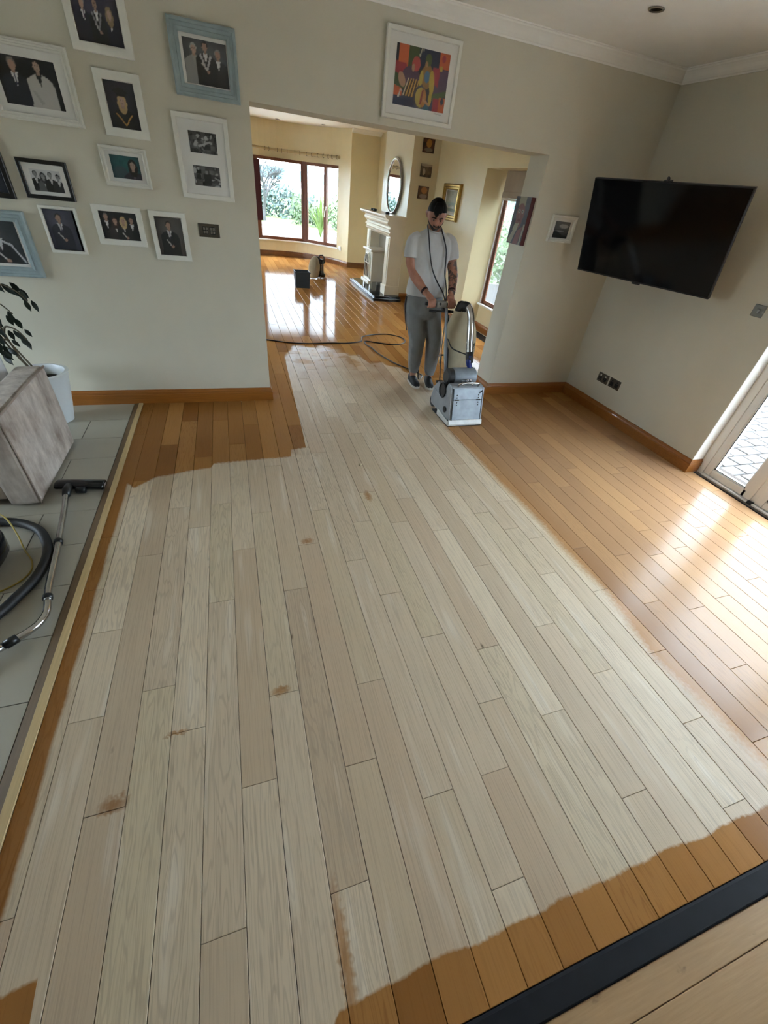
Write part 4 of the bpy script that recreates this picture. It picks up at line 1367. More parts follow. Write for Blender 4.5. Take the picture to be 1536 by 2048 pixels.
P = Pic(40, 56, (0.09, 0.09, 0.12), (0.06, 0.06, 0.09), seed=20, nz=0.12)
P.rect(0.28, 0.8, 0.7, 1.0, (0.5, 0.44, 0.3)).ell(0.5, 0.66, 0.26, 0.2, (0.32, 0.12, 0.10)).ell(0.5, 0.5, 0.2, 0.16, (0.3, 0.10, 0.09)).ell(0.4, 0.7, 0.07, 0.04, (0.6, 0.55, 0.5)).ell(0.62, 0.7, 0.07, 0.04, (0.6, 0.55, 0.5)).ell(0.4, 0.7, 0.03, 0.02, BLK).ell(0.62, 0.7, 0.03, 0.02, BLK).ell(0.5, 0.6, 0.05, 0.08, (0.36, 0.15, 0.12)).ell(0.5, 0.52, 0.1, 0.025, (0.2, 0.03, 0.03))
P.poly([(0.0, 0.05), (0.35, 0.38), (0.55, 0.4), (0.3, 0.02)], (0.5, 0.44, 0.32)).poly([(0.2, 0.3), (0.5, 0.28), (0.55, 0.46), (0.3, 0.44)], (0.52, 0.47, 0.32)).poly([(0.4, 0.0), (0.75, 0.02), (0.85, 0.4), (0.55, 0.3)], (0.34, 0.12, 0.11)).poly([(0.8, 0.0), (0.9, 0.0), (0.98, 0.44), (0.88, 0.44)], (0.5, 0.44, 0.34))
P.a *= 0.5
jamb_canvas('deep edged canvas of a painted face in a pale hat, right side of the opening', OX1, -1, P)
jamb_canvas('maroon edged canvas on the left face of the opening, seen edge on', OX0, 1, Pic(20, 28, (0.06, 0.02, 0.02), seed=21))

# ------------------------------------------------------------------ switches and sockets
PLATE = M('bronze_plate', (0.16, 0.145, 0.12), 0.32, metal=0.85, var=0.1, vs_=20)
r_ = thing('switch_plate', 'bronze double rocker switch plate beside the young man portrait', 'switch', (-0.121, YB, 1.323))
MB().box(-0.196, -0.046, YB - 0.007, YB, 1.323, 1.41).build('plate', PLATE, r_, bevel=0.003)
for x_ in (-0.147, -0.098):
    q_ = MB().box(x_ - 0.02, x_ + 0.02, YB - 0.010, YB - 0.006, 1.342, 1.392).build('module', BLACKP, r_, bevel=0.001)
    for dx in (-0.009, 0.009):
        for dz in (-0.011, 0.011):
            MB().box(x_ + dx - 0.0065, x_ + dx + 0.0065, YB - 0.014, YB - 0.009, 1.367 + dz - 0.008, 1.367 + dz + 0.008).build('rocker', STEEL, q_, bevel=0.001)


def socket(y0, y1, z0, z1, lab, dark):
    r_ = thing('wall_socket', lab, 'socket', (XR, (y0 + y1) / 2, z0), group='bronze wall sockets on the right wall')
    MB().box(XR - 0.008, XR, y0, y1, z0, z1).build('plate', PLATE, r_, bevel=0.003)
    w = y1 - y0
    for k_ in (0.27, 0.73):
        c = y0 + w * k_
        ins = MB()
        ins.box(XR - 0.010, XR - 0.007, c - 0.022, c + 0.022, z0 + 0.018, z0 + 0.058)
        i_ = ins.build('insert', BLACKP, r_)
        h_ = MB().box(XR - 0.0115, XR - 0.0095, c - 0.002, c + 0.002, z0 + 0.042, z0 + 0.052).box(XR - 0.0115, XR - 0.0095, c - 0.013, c - 0.008, z0 + 0.028, z0 + 0.032).box(XR - 0.0115, XR - 0.0095, c + 0.008, c + 0.013, z0 + 0.028, z0 + 0.032)
        h_.build('pin_hole', STEEL if not dark else BLACKP, i_)
        MB().box(XR - 0.013, XR - 0.007, c - 0.008, c + 0.008, z0 + 0.064, z0 + 0.078).build('rocker', WHITE if not dark else BLACKP, r_, bevel=0.002)


socket(3.40, 3.555, 0.32, 0.415, 'bronze double socket on the right wall, nearer the corner', False)
socket(3.226, 3.377, 0.323, 0.417, 'bronze double socket on the right wall, nearer the patio door', True)
r_ = thing('light_switch', 'bronze light switch high on the right wall below the television corner', 'switch', (XR, 2.36, 1.276))
MB().box(XR - 0.007, XR, 2.313, 2.403, 1.276, 1.359).build('plate', PLATE, r_, bevel=0.003)
MB().box(XR - 0.012, XR - 0.006, 2.348, 2.366, 1.303, 1.330).build('rocker', STEEL, r_, bevel=0.002)
r_ = thing('bay_socket', 'small white wall socket below the bay window board', 'socket', (2.9, 12.72, 0.33))
c_ = Vector(bayp(1.07, BAYR - 0.004, 0.385))
nr = Vector((math.sin(1.07), math.cos(1.07), 0))
tn = Vector((math.cos(1.07), -math.sin(1.07), 0))
q_ = MB()
q_.rings([[c_ + tn * sx * 0.045 + nr * d + Vector((0, 0, sz * 0.045)) for sx, sz in ((-1, -1), (1, -1), (1, 1), (-1, 1))] for d in (0.004, -0.012)])
q_.build('plate', WHITE, r_)
MB().rings([[c_ + tn * sx * 0.015 + nr * d + Vector((0, 0, sz * 0.015)) for sx, sz in ((-1, -1), (1, -1), (1, 1), (-1, 1))] for d in (-0.010, -0.016)]).build('rocker', UPVC, r_)

# ------------------------------------------------------------------ television on its swing arm
tv = thing('television', 'large black flat television angled out from the right wall on a bracket', 'television', (3.296, 3.186, 1.67), -1.294)
W_, H_ = 1.23, 1.23 * 0.575


def tilt(mb, a=0.274):
    c, s = math.cos(a), math.sin(a)
    mb.v = [(x, y * c - z * s, y * s + z * c) for x, y, z in mb.v]
    return mb


TVB = M('tv_bezel', (0.004, 0.004, 0.005), 0.35)
SCREEN = M('tv_screen', (0.0035, 0.0035, 0.004), 0.09, spec=0.25)
tilt(MB().box(-W_ / 2, W_ / 2, 0.0, 0.03, -H_ / 2, H_ / 2)).build('housing', TVB, tv, world=False, bevel=0.004)
tilt(MB().box(-W_ / 2 + 0.008, W_ / 2 - 0.008, -0.0015, 0.001, -H_ / 2 + 0.014, H_ / 2 - 0.008)).build('screen', SCREEN, tv, world=False)
tilt(MB().box(-0.42, 0.42, 0.03, 0.07, -H_ / 2 + 0.05, H_ / 2 - 0.2)).build('back_cover', TVB, tv, world=False, bevel=0.015)
tilt(MB().box(-0.035, 0.035, -0.004, 0.012, -H_ / 2 - 0.010, -H_ / 2 + 0.002)).build('sensor_bar', TVB, tv, world=False)
wc = tilt(MB().tube([(0.015, 0.015, H_ / 2), (0.015, 0.012, H_ / 2 + 0.02), (0.02, -0.01, H_ / 2 + 0.028), (0.028, -0.02, H_ / 2 + 0.012)], 0.008, 8).box(-0.015, 0.04, 0.0, 0.03, H_ / 2 - 0.001, H_ / 2 + 0.008))
wc.build('webcam', BLACKP, tv, world=False)
# bracket, built in world space about the set
i_ = Matrix.Rotation(1.294, 4, 'Z')
ar = MB().tube([(3.40, 3.22, 1.66), (3.56, 3.42, 1.66), (3.73, 3.22, 1.66)], 0.022, 8).box(3.73, XR - 0.002, 3.12, 3.32, 1.5, 1.82).box(3.36, 3.40, 3.13, 3.3, 1.55, 1.77)
ar.v = [tuple(i_ @ (Vector(p) - tv.location)) for p in ar.v]
ar.build('wall_bracket', BLACKP, tv, world=False)

# ------------------------------------------------------------------ sofa, plant and vacuum on the tiles
def suede():
    m, nt, b = new_mat('mink_suede')
    v = coords(nt)
    n = noise(nt, mapping(nt, v, (6, 5, 2.0)), 1.6, 4, 0.6)
    n3 = noise(nt, v, 15, 4, 0.6)
    f = ((n * 0.9 + n3 * 0.25 - 0.36) * 2.3).clamp()
    nt.links.new(mixc(nt, f, srgb(132, 114, 102), srgb(224, 213, 203)), b.inputs['Base Color'])
    b.inputs['Roughness'].default_value = 0.95
    b.inputs['Sheen Weight'].default_value = 0.35
    b.inputs['Sheen Roughness'].default_value = 0.4
    bump(nt, b, n3, 0.3, 0.004)
    return m


SU = suede()
sf = thing('sofa', 'mink brown suede sofa with a low square back standing on the grey tiles', 'sofa', (-1.7, 2.9, 0))


def soft_box(x0, x1, y0, y1, z0, z1, name, r_=0.02, seg=3, mat=SU, par=None, puff=0.0, **k):
    mb = MB()
    n = 7
    rs = []
    for i in range(n + 1):
        u = i / n
        pf = puff * math.sin(PI * u)
        rs.append([(x0 - pf, y0 - pf, z0 + (z1 - z0) * u), (x1 + pf, y0 - pf, z0 + (z1 - z0) * u), (x1 + pf, y1 + pf, z0 + (z1 - z0) * u), (x0 - pf, y1 + pf, z0 + (z1 - z0) * u)])
    mb.rings(rs)
    return mb.build(name, mat, par, bevel=r_, seg=seg, smooth=True, auto=0.5)


soft_box(-1.425, -1.262, 2.495, 3.28, 0.012, 0.595, 'backrest', 0.026, 4, par=sf, puff=0.004)
MB().tube([(-1.262, 2.50, 0.592), (-1.262, 2.9, 0.597), (-1.262, 3.27, 0.592)], 0.006, 8).build('top_seam', M('suede_piping', srgb(158, 142, 130), 0.9), sf, smooth=True)
MB().tube([(-1.264, 2.497, 0.02), (-1.264, 2.497, 0.58)], 0.005, 8).build('corner_seam', M('suede_piping', srgb(158, 142, 130), 0.9), sf, smooth=True)
soft_box(-2.3, -1.43, 2.53, 3.26, 0.04, 0.27, 'seat_base', 0.02, par=sf)
soft_box(-2.3, -1.44, 2.53, 3.26, 0.27, 0.42, 'seat_cushion', 0.04, par=sf, puff=0.008)
for x_ in (-2.25, -1.34):
    for y_ in (2.56, 3.2):
        MB().box(x_ - 0.03, x_ + 0.03, y_ - 0.03, y_ + 0.03, 0.0, 0.045).build('foot', BLACKP, sf)
cu = thing('cushion', 'pale grey white cushion standing behind the sofa back at the left edge', 'cushion', (-1.56, 3.2, 0.42))
cm = MB()
rs = []
for i in range(9):
    u = -1 + 2 * i / 8
    th_ = 0.055 * math.sqrt(max(0.02, 1 - u * u))
    hs = 0.16 * (1 - 0.12 * u * u)
    rs.append([(-1.605 + u * 0.16, 3.2 + th_ * math.sin(2 * PI * j / 16), 0.585 + hs * math.cos(2 * PI * j / 16) * 0.95) for j in range(16)])
cm.rings(rs)
cm.build('cover', M('cushion_cloth', srgb(196, 196, 198), 0.9, var=0.06, vs_=20, bmp=0.3, bs=200), cu, smooth=True)

pt = thing('plant_pot', 'white tapered plant pot by the wall behind the sofa', 'plant pot', (-1.46, 3.70, 0))
MB().lathe([(0.085, 0.0), (0.095, 0.004), (0.125, 0.14), (0.150, 0.28), (0.172, 0.392), (0.176, 0.398), (0.172, 0.402), (0.152, 0.402), (0.148, 0.395), (0.138, 0.33)], (-1.46, 3.70, 0), 36, cap1=False).build('pot', M('pot_glaze', srgb(226, 230, 232), 0.35), pt, smooth=True, auto=0.8)
MB().lathe([(0.0, 0.322), (0.08, 0.335), (0.14, 0.325), (0.14, 0.30)], (-1.46, 3.70, 0), 24, cap1=False).build('soil', M('potting_soil', (0.02, 0.014, 0.010), 0.95, bmp=0.8, bs=120), pt)
pl = thing('weeping_fig', 'dark green weeping fig with drooping branches growing from the white pot', 'plant', (-1.48, 3.68, 0.33))
FIG = M('fig_leaf', srgb(17, 30, 19), 0.35, var=0.3, vs_=12)
STEM = M('fig_stem', srgb(92, 82, 64), 0.8)
stems = [[(-1.46, 3.70, 0.33), (-1.505, 3.62, 0.5), (-1.53, 3.6, 0.66), (-1.545, 3.6, 0.80), (-1.52, 3.6, 0.93), (-1.44, 3.58, 1.01), (-1.36, 3.57, 0.98), (-1.315, 3.57, 0.92)],
         [(-1.47, 3.70, 0.33), (-1.55, 3.65, 0.55), (-1.60, 3.63, 0.78), (-1.58, 3.62, 0.9), (-1.50, 3.6, 0.9), (-1.44, 3.6, 0.83)],
         [(-1.54, 3.6, 0.70), (-1.50, 3.57, 0.755), (-1.44, 3.56, 0.735), (-1.405, 3.56, 0.67)],
         [(-1.53, 3.6, 0.66), (-1.58, 3.58, 0.66), (-1.62, 3.57, 0.6)],
         [(-1.46, 3.71, 0.33), (-1.62, 3.72, 0.7), (-1.75, 3.7, 1.05), (-1.86, 3.68, 1.2)], [(-1.62, 3.72, 0.7), (-1.7, 3.6, 0.9), (-1.66, 3.55, 1.08), (-1.56, 3.52, 1.08)]]
for s_ in stems:
    q = spline(s_, 6)
    MB().tube(q, [0.0065 * (1 - 0.7 * i / len(q)) + 0.0012 for i in range(len(q))], 6).build('stem', STEM, pl, smooth=True)


def leaf_mesh():
    mb = MB()
    rows = [(0.0, 0.001), (0.12, 0.10), (0.3, 0.19), (0.5, 0.205), (0.7, 0.15), (0.86, 0.06), (1.0, 0.004)]
    v, f = [], []
    for u, w in rows:
        z = -0.12 * math.sin(u * PI * 0.9) * 0.3
        v += [(-w, u, z + 0.04 * w), (0, u, z - 0.03), (w, u, z + 0.04 * w)]
    for i in range(len(rows) - 1):
        a = i * 3
        f += [(a, a + 1, a + 4, a + 3), (a + 1, a + 2, a + 5, a + 4)]
    return mb.add(v, f)


leaf0 = None


def put_leaf(p, yaw, droop, size, par):
    global leaf0
    if leaf0 is None:
        o = leaf_mesh().build('leaf', FIG, par, world=False, smooth=True)
        leaf0 = o
    else:
        o = leaf0.copy()
        COL.objects.link(o)
        o.parent = par
    o.location = Vector(p) - par.location
    d = Vector((math.cos(yaw) * math.cos(droop), 0.35 * math.sin(yaw) * math.cos(droop), -math.sin(droop))).normalized()
    n = Vector((random.gauss(0.1, 0.35), -1.0, random.gauss(0.35, 0.3)))
    n = (n - d * n.dot(d)).normalized()
    x_ = d.cross(n)
    o.rotation_euler = Matrix(((x_.x, d.x, n.x), (x_.y, d.y, n.y), (x_.z, d.z, n.z))).to_euler()
    o.scale = (size * 1.15, size * 1.1, size)


seen = [(-1.428, 1.02, 0.078), (-1.386, 1.025, 0.06), (-1.37, 1.015, 0.06), (-1.376, 0.98, 0.05), (-1.337, 0.985, 0.075), (-1.35, 0.99, 0.06), (-1.335, 0.925, 0.06), (-1.299, 0.925, 0.065), (-1.444, 0.86, 0.05), (-1.452, 0.845, 0.06), (-1.485, 0.82, 0.06), (-1.432, 0.81, 0.06), (-1.445, 0.80, 0.055), (-1.459, 0.74, 0.06), (-1.467, 0.725, 0.05), (-1.435, 0.715, 0.06), (-1.409, 0.735, 0.05), (-1.453, 0.675, 0.055), (-1.416, 0.675, 0.06), (-1.501, 0.73, 0.06), (-1.58, 0.62, 0.07), (-1.539, 0.62, 0.06), (-1.613, 0.59, 0.08), (-1.599, 0.56, 0.07), (-1.53, 0.83, 0.06), (-1.55, 0.75, 0.06), (-1.56, 0.70, 0.06), (-1.5, 0.67, 0.05), (-1.46, 1.03, 0.06)]
for x_, z_, s_ in seen:
    put_leaf((x_, 3.58 + random.uniform(-0.03, 0.03), z_), random.uniform(-0.6, 0.6), random.uniform(0.8, 1.5), s_ * 1.12, pl)
for _ in range(46):
    put_leaf((random.uniform(-1.95, -1.56), random.uniform(3.5, 3.75), random.uniform(0.6, 1.25)), random.uniform(0, 6.28), random.uniform(0.5, 1.4), random.uniform(0.06, 0.09), pl)

vc = thing('vacuum_wand', 'chrome vacuum wand with black floor head lying on the grey tiles', 'vacuum cleaner', (-1.08, 2.1, 0))
tube_pts = spline([(-1.145, 2.575, 0.05), (-1.12, 2.40, 0.035), (-1.091, 2.181, 0.03), (-1.066, 2.001, 0.028), (-1.038, 1.758, 0.028), (-1.017, 1.655, 0.028)], 6)
MB().tube(tube_pts, 0.0165, 14).build('wand_tube', CHROME, vc, smooth=True)
bend = spline([(-1.017, 1.655, 0.028), (-1.003, 1.585, 0.028), (-1.013, 1.527, 0.028), (-1.042, 1.484, 0.029), (-1.086, 1.446, 0.03)], 7)
MB().tube(bend, 0.0165, 14).build('bent_tube', CHROME, vc, smooth=True)
MB().tube([(-1.076, 1.455, 0.03), (-1.112, 1.424, 0.03)], 0.021, 14).build('cuff', BLACKP, vc, smooth=True)
MB().tube([(-1.108, 1.427, 0.03), (-1.16, 1.385, 0.032), (-1.24, 1.33, 0.04)], 0.0165, 14).build('hose_end', CHROME, vc, smooth=True)
for a, b in ((0.92, 0.96), (0.48, 0.50)):
    n_ = len(tube_pts) - 1
    p_, q_ = Vector(tube_pts[int(a * n_)]), Vector(tube_pts[min(n_, int(b * n_) + 1)])
    d_ = (q_ - p_).normalized() * 0.012
    m_ = (p_ + q_) / 2
    MB().tube([m_ - d_, m_ + d_], 0.0215, 14).build('collar', BLACKP, vc, smooth=True)
hd = spline([(-1.225, 2.68, 0.030), (-1.19, 2.670, 0.034), (-1.1, 2.652, 0.036), (-1.0, 2.636, 0.036), (-0.945, 2.628, 0.034)], 5)
hb = MB().tube(hd, [(0.026 if 0 < i < len(hd) - 1 else 0.018, 0.044 if 0 < i < len(hd) - 1 else 0.034) for i in range(len(hd))], 16).build('floor_head', M('gloss_black', (0.006, 0.006, 0.007), 0.12), vc, smooth=True)
MB().tube([(-0.946, 2.600, 0.035), (-0.94, 2.628, 0.045), (-0.946, 2.655, 0.035)], 0.006, 8).build('end_cap', CHROME, hb)
MB().tube([(-1.145, 2.63, 0.045), (-1.143, 2.575, 0.05), (-1.136, 2.52, 0.045)], [0.022, 0.026, 0.021], 12).build('swivel_neck', BLACKP, vc, smooth=True)
MB().tube([(-1.10, 2.595, 0.03), (-1.05, 2.59, 0.03)], 0.021, 12).build('wheel', BLACKP, vc, smooth=True)

hs = thing('vacuum_hose', 'black vacuum hose curling over the grey tiles beside the wand', 'hose', (-1.2, 2.0, 0))
hp_ = spline([(-1.75, 2.30, 0.026), (-1.58, 2.345, 0.026), (-1.417, 2.335, 0.026), (-1.309, 2.30, 0.026), (-1.201, 2.216, 0.026), (-1.127, 2.077, 0.026), (-1.102, 1.956, 0.026), (-1.112, 1.828, 0.026), (-1.155, 1.715, 0.026), (-1.203, 1.615, 0.026), (-1.30, 1.47, 0.026), (-1.36, 1.36, 0.03)], 14)
MB().tube(hp_, [0.0235 + 0.0012 * (i % 2) for i in range(len(hp_))], 14).build('ribbed_hose', RUBBER, hs, smooth=True)
MB().tube([(-1.36, 1.36, 0.03), (-1.40, 1.30, 0.035)], 0.028, 12).build('hose_cuff', BLACKP, hs)
yc = MB().tube(spline([(-1.60, 2.47, 0.004), (-1.447, 2.384, 0.055), (-1.368, 2.306, 0.054), (-1.296, 2.192, 0.03), (-1.243, 2.088, 0.006), (-1.181, 1.986, 0.005), (-1.164, 1.899, 0.005), (-1.202, 1.827, 0.005), (-1.29, 1.77, 0.005), (-1.45, 1.72, 0.005)], 8), 0.0042, 8)
tag(yc.build('yellow_cord', M('yellow_flex', srgb(168, 146, 62), 0.45), smooth=True), 'thin yellow flex looping over the hose on the tiles', 'cord')
vb = thing('cylinder_vacuum', 'black cylinder vacuum body half out of frame at the left edge', 'vacuum cleaner', (-1.42, 1.98, 0))
vm = MB().stack([(-1.44, 1.98, 0.03, 0.15, 0.14), (-1.44, 1.98, 0.06, 0.172, 0.16), (-1.44, 1.98, 0.14, 0.178, 0.165), (-1.44, 1.98, 0.20, 0.168, 0.155), (-1.45, 1.98, 0.25, 0.13, 0.12), (-1.45, 1.98, 0.265, 0.06, 0.06)], 28, 2.6)
vm.build('shell', M('gloss_black', (0.006, 0.006, 0.007), 0.12), vb, smooth=True)
for x_, y_ in ((-1.56, 1.88), (-1.56, 2.08), (-1.33, 1.98)):
    MB().tube([(x_, y_ - 0.012, 0.028), (x_, y_ + 0.012, 0.028)], 0.028, 14).build('wheel', RUBBER, vb)
MB().tube([(-1.5, 1.98, 0.25), (-1.47, 1.98, 0.30), (-1.40, 1.98, 0.30), (-1.37, 1.98, 0.24)], 0.012, 8).build('handle', BLACKP, vb, smooth=True)
tag(MB().lathe([(0.0, 0.0), (0.013, 0.001), (0.016, 0.010), (0.009, 0.018), (0, 0.020)], (0.82, 2.67, 0.0), 7).build('wood_chip', M('chip', srgb(196, 180, 150), 0.8)), 'small pale wood chip lying on the sanded boards', 'wood chip')
# ------------------------------------------------------------------ the man
PX, PY = 1.93, 4.30
man = thing('person', 'man in pale T-shirt and grey joggers, cable round his neck, gripping the drum sander', 'person', (PX, PY, 0))


def skin_mat():
    m, nt, b = new_mat('skin')
    pos = coords(nt, 'World')
    sp = nt.nodes.new('ShaderNodeSeparateXYZ')
    nt.links.new(pos, sp.inputs[0])
    x, z = X(sp.outputs[0]), X(sp.outputs[2])
    n = noise(nt, pos, 30, 3)
    c = mixc(nt, n, srgb(150, 98, 78), srgb(186, 132, 108))
    ink = ((noise(nt, pos, 26, 4) - 0.44) * 9).clamp() * ((x - 1.99) * 60).clamp() * ((1.33 - z) * 60).clamp() * ((z - 0.99) * 60).clamp()
    c = mixc(nt, ink * 0.85, c, srgb(50, 54, 52))
    nt.links.new(c, b.inputs['Base Color'])
    b.inputs['Roughness'].default_value = 0.5
    b.inputs['Subsurface Weight'].default_value = 0.0
    return m


SKIN = skin_mat()


def remesh(o, vox, it=6, fac=0.5):
    r = o.modifiers.new('remesh', 'REMESH')
    r.mode = 'VOXEL'
    r.voxel_size = vox
    r.use_smooth_shade = True
    s = o.modifiers.new('smooth', 'SMOOTH')
    s.factor = fac
    s.iterations = it
    return o


# head: sculpted radius function in head space (front = -y, up = z), then bowed and turned
HC = Vector((1.826, 4.200, 1.618))
HR = Matrix.Rotation(math.radians(-15), 3, 'Z') @ Matrix.Rotation(math.radians(27), 3, 'X')


def gs(a, b, s):
    return math.exp(-((a / s) ** 2) - ((b / s) ** 2))


def head_pt(th, ph, off=0.0):
    """th 0..pi from crown, ph around (0 = front)"""
    d = Vector((math.sin(th) * math.sin(ph), -math.sin(th) * math.cos(ph), math.cos(th)))
    rx, ry, rz = 0.080, 0.100, 0.119
    e = lambda c: math.copysign(abs(c) ** 0.92, c)
    p = Vector((e(d.x) * rx, e(d.y) * ry, d.z * rz))
    low = max(0.0, -d.z)
    p.x *= 1 - 0.30 * low ** 1.3
    if d.y > 0:
        p.y *= 1 - 0.25 * low
        p.z += 0.02 * low * d.y
    front = max(0.0, -d.y)
    if front > 0:
        x_, z_ = p.x, p.z
        p.y += 0.012 * front * (1 - min(1, abs(z_) / 0.12))                          # flatter face
        p.y -= 0.028 * front * math.exp(-(x_ / 0.013) ** 2) * math.exp(-((z_ + 0.030) / 0.017) ** 2)   # nose tip
        p.y -= 0.015 * front * math.exp(-(x_ / 0.011) ** 2) * math.exp(-((z_ + 0.008) / 0.022) ** 2)   # nose bridge
        p.y -= 0.007 * front * math.exp(-((z_ - 0.022) / 0.012) ** 2) * math.exp(-(x_ / 0.05) ** 2)    # brow
        p.y += 0.013 * front * (gs(x_ - 0.031, z_ - 0.002, 0.016) + gs(x_ + 0.031, z_ - 0.002, 0.016))  # eye sockets
        p.y -= 0.008 * front * math.exp(-(x_ / 0.022) ** 2) * math.exp(-((z_ + 0.060) / 0.007) ** 2)   # upper lip
        p.y -= 0.008 * front * math.exp(-(x_ / 0.020) ** 2) * math.exp(-((z_ + 0.073) / 0.007) ** 2)   # lower lip
        p.y -= 0.013 * front * math.exp(-(x_ / 0.028) ** 2) * math.exp(-((z_ + 0.100) / 0.018) ** 2)   # chin
    if off:
        p = p + d * off
    return HC + HR @ p


def head_grid(t0, t1, p0, p1, nt_, np_, off=0.0):
    return [[head_pt(t0 + (t1 - t0) * i / nt_, p0 + (p1 - p0) * j / np_, off) for j in range(np_)] for i in range(nt_ + 1)]


body = MB()
body.rings(head_grid(0.02, PI - 0.02, -PI, PI, 60, 80))
for s in (-1, 1):     # ears
    e = [HC + HR @ Vector((s * (0.076 + 0.012 * math.sin(PI * k_ / 6)), 0.006 + 0.014 * math.sin(PI * k_ / 6), 0.026 - 0.062 * k_ / 6)) for k_ in range(7)]
    body.tube(e, [(0.006, 0.009), (0.009, 0.016), (0.010, 0.018), (0.010, 0.017), (0.009, 0.014), (0.008, 0.011), (0.005, 0.007)], 10, up=(s, 0, 0))
body.tube([(1.865, 4.30, 1.40), (1.858, 4.285, 1.48), (1.842, 4.25, 1.55), (1.828, 4.23, 1.60)], [0.075, 0.062, 0.058, 0.058], 18)
body.stack([(1.872, 4.30, 0.90, 0.15, 0.10), (1.872, 4.30, 1.05, 0.15, 0.10), (1.868, 4.30, 1.25, 0.16, 0.105), (1.867, 4.31, 1.38, 0.165, 0.10), (1.867, 4.31, 1.45, 0.12, 0.07), (1.867, 4.31, 1.48, 0.06, 0.05)], 28)
ARM = {-1: [(1.70, 4.315, 1.42), (1.675, 4.31, 1.36), (1.668, 4.295, 1.25), (1.690, 4.275, 1.165), (1.722, 4.215, 1.095), (1.768, 4.13, 1.03), (1.795, 4.075, 0.995)],
       1: [(2.04, 4.315, 1.43), (2.078, 4.31, 1.37), (2.098, 4.295, 1.26), (2.118, 4.27, 1.185), (2.108, 4.205, 1.11), (2.075, 4.12, 1.035), (2.055, 4.075, 1.0)]}
for s, a in ARM.items():
    q = spline(a, 4)
    rr_ = np.interp(np.linspace(0, 1, len(q)), [0, 0.16, 0.36, 0.5, 0.62, 0.82, 1.0], [0.060, 0.061, 0.053, 0.048, 0.050, 0.039, 0.029])
    body.tube(q, [(r, r * 0.92) for r in rr_], 18)
# hands closed on the handle grips (bars along x at y = GY, z = GZ)
GY, GZ = 4.012, 0.925
for s, wx, hx in ((-1, 1.795, 1.822), (1, 2.055, 2.032)):
    wrist = Vector((wx, 4.075, 0.997))
    kn = Vector((hx, GY + 0.012, GZ + 0.038))
    mid = wrist.lerp(kn, 0.55) + Vector((0, 0.004, 0.004))
    body.tube([wrist + Vector((0, 0.012, 0.012)), wrist, mid, kn], [(0.027, 0.029), (0.024, 0.030), (0.020, 0.040), (0.017, 0.042)], 16, up=(0, 0.6, 0.8))
    for k_ in range(4):
        fx = hx + (k_ - 1.5) * 0.0215
        ln = (0.92, 1.0, 0.97, 0.82)[k_ if s < 0 else 3 - k_]
        pts = [(hx + (fx - hx) * 0.9, GY + 0.020, GZ + 0.036), (fx, GY - 0.006, GZ + 0.040), (fx, GY - 0.030 * ln, GZ + 0.026), (fx, GY - 0.036 * ln, GZ - 0.004), (fx, GY - 0.020, GZ - 0.027 * ln), (fx, GY + 0.002, GZ - 0.030 * ln)]
        body.tube(spline(pts, 3), list(np.interp(np.linspace(0, 1, 16), [0, 0.4, 0.7, 1], [0.0108, 0.0104, 0.0094, 0.0076])), 10)
    tx = hx - s * 0.046
    pts = [(hx - s * 0.022, GY + 0.046, GZ + 0.042), (tx, GY + 0.040, GZ + 0.022), (tx - s * 0.004, GY + 0.022, GZ - 0.008), (tx + s * 0.006, GY - 0.004, GZ - 0.026)]
    body.tube(spline(pts, 4), list(np.interp(np.linspace(0, 1, 13), [0, 0.5, 1], [0.0145, 0.0120, 0.0090])), 10)
# ankles and feet inside the shoes
FEET = {-1: ((1.888, 4.375), (1.885, 4.17)), 1: ((2.078, 4.335), (2.028, 4.12))}
for s, (hl, toe) in FEET.items():
    body.tube([(1.80 if s < 0 else 1.95, 4.30, 0.95), (1.80 if s < 0 else 1.97, 4.30, 0.75), (1.838 if s < 0 else 2.028, 4.28, 0.55), (hl[0] - 0.01, hl[1] - 0.03, 0.30)], [0.08, 0.078, 0.06, 0.045], 12)
    body.tube([(hl[0], hl[1] - 0.02, 0.30), (hl[0], hl[1] - 0.02, 0.12), (hl[0], hl[1] - 0.03, 0.06)], [0.042, 0.036, 0.034], 12)
bo = remesh(body.build('body', SKIN, man, smooth=True), 0.0052, 3, 0.45)

# eyes, brows, hair, beard
WET = M('eye_shaded', srgb(120, 92, 80), 0.4)  # eye whites browned, the shade of the sockets put into the colour
for s in (-1, 1):
    c_ = HC + HR @ Vector((s * 0.031, -0.0815, 0.000))
    fw_ = HR @ Vector((0, -1, -0.25)).normalized()
    eb = MB()
    eb.lathe([(0.0, -0.010), (0.007, -0.0075), (0.010, 0.0), (0.007, 0.0075), (0.0, 0.010)], (0, 0, 0), 14)
    eb.v = [tuple(c_ + Vector(p)) for p in eb.v]
    e_o = eb.build('eye', WET, man, smooth=True)
    pm_ = MB().lathe([(0.0, -0.003), (0.0048, -0.002), (0.0048, 0.002), (0.0, 0.003)], (0, 0, 0), 12)
    pm_.v = [tuple(c_ + fw_ * 0.0085 + Vector(p)) for p in pm_.v]
    pm_.build('iris', M('iris', (0.01, 0.008, 0.006), 0.1), e_o, smooth=True)
HAIR = M('black_hair', (0.005, 0.004, 0.0035), 0.6, var=0.3, vs_=60, bmp=0.4, bs=260, spec=0.15)
STUB = M('dark_beard', (0.022, 0.015, 0.012), 0.7, var=0.35, vs_=80, bmp=0.4, bs=300)
for s in (-1, 1):
    pts = [HC + HR @ Vector((s * x_, y_, z_)) for x_, y_, z_ in ((0.013, -0.103, 0.021), (0.028, -0.102, 0.027), (0.043, -0.092, 0.024), (0.051, -0.083, 0.016))]
    MB().tube(spline(pts, 3), [0.0036] * 9 + [0.002], 8).build('eyebrow', HAIR, man, smooth=True)
hm = MB()
N1, N2 = 26, 60
top_ = []
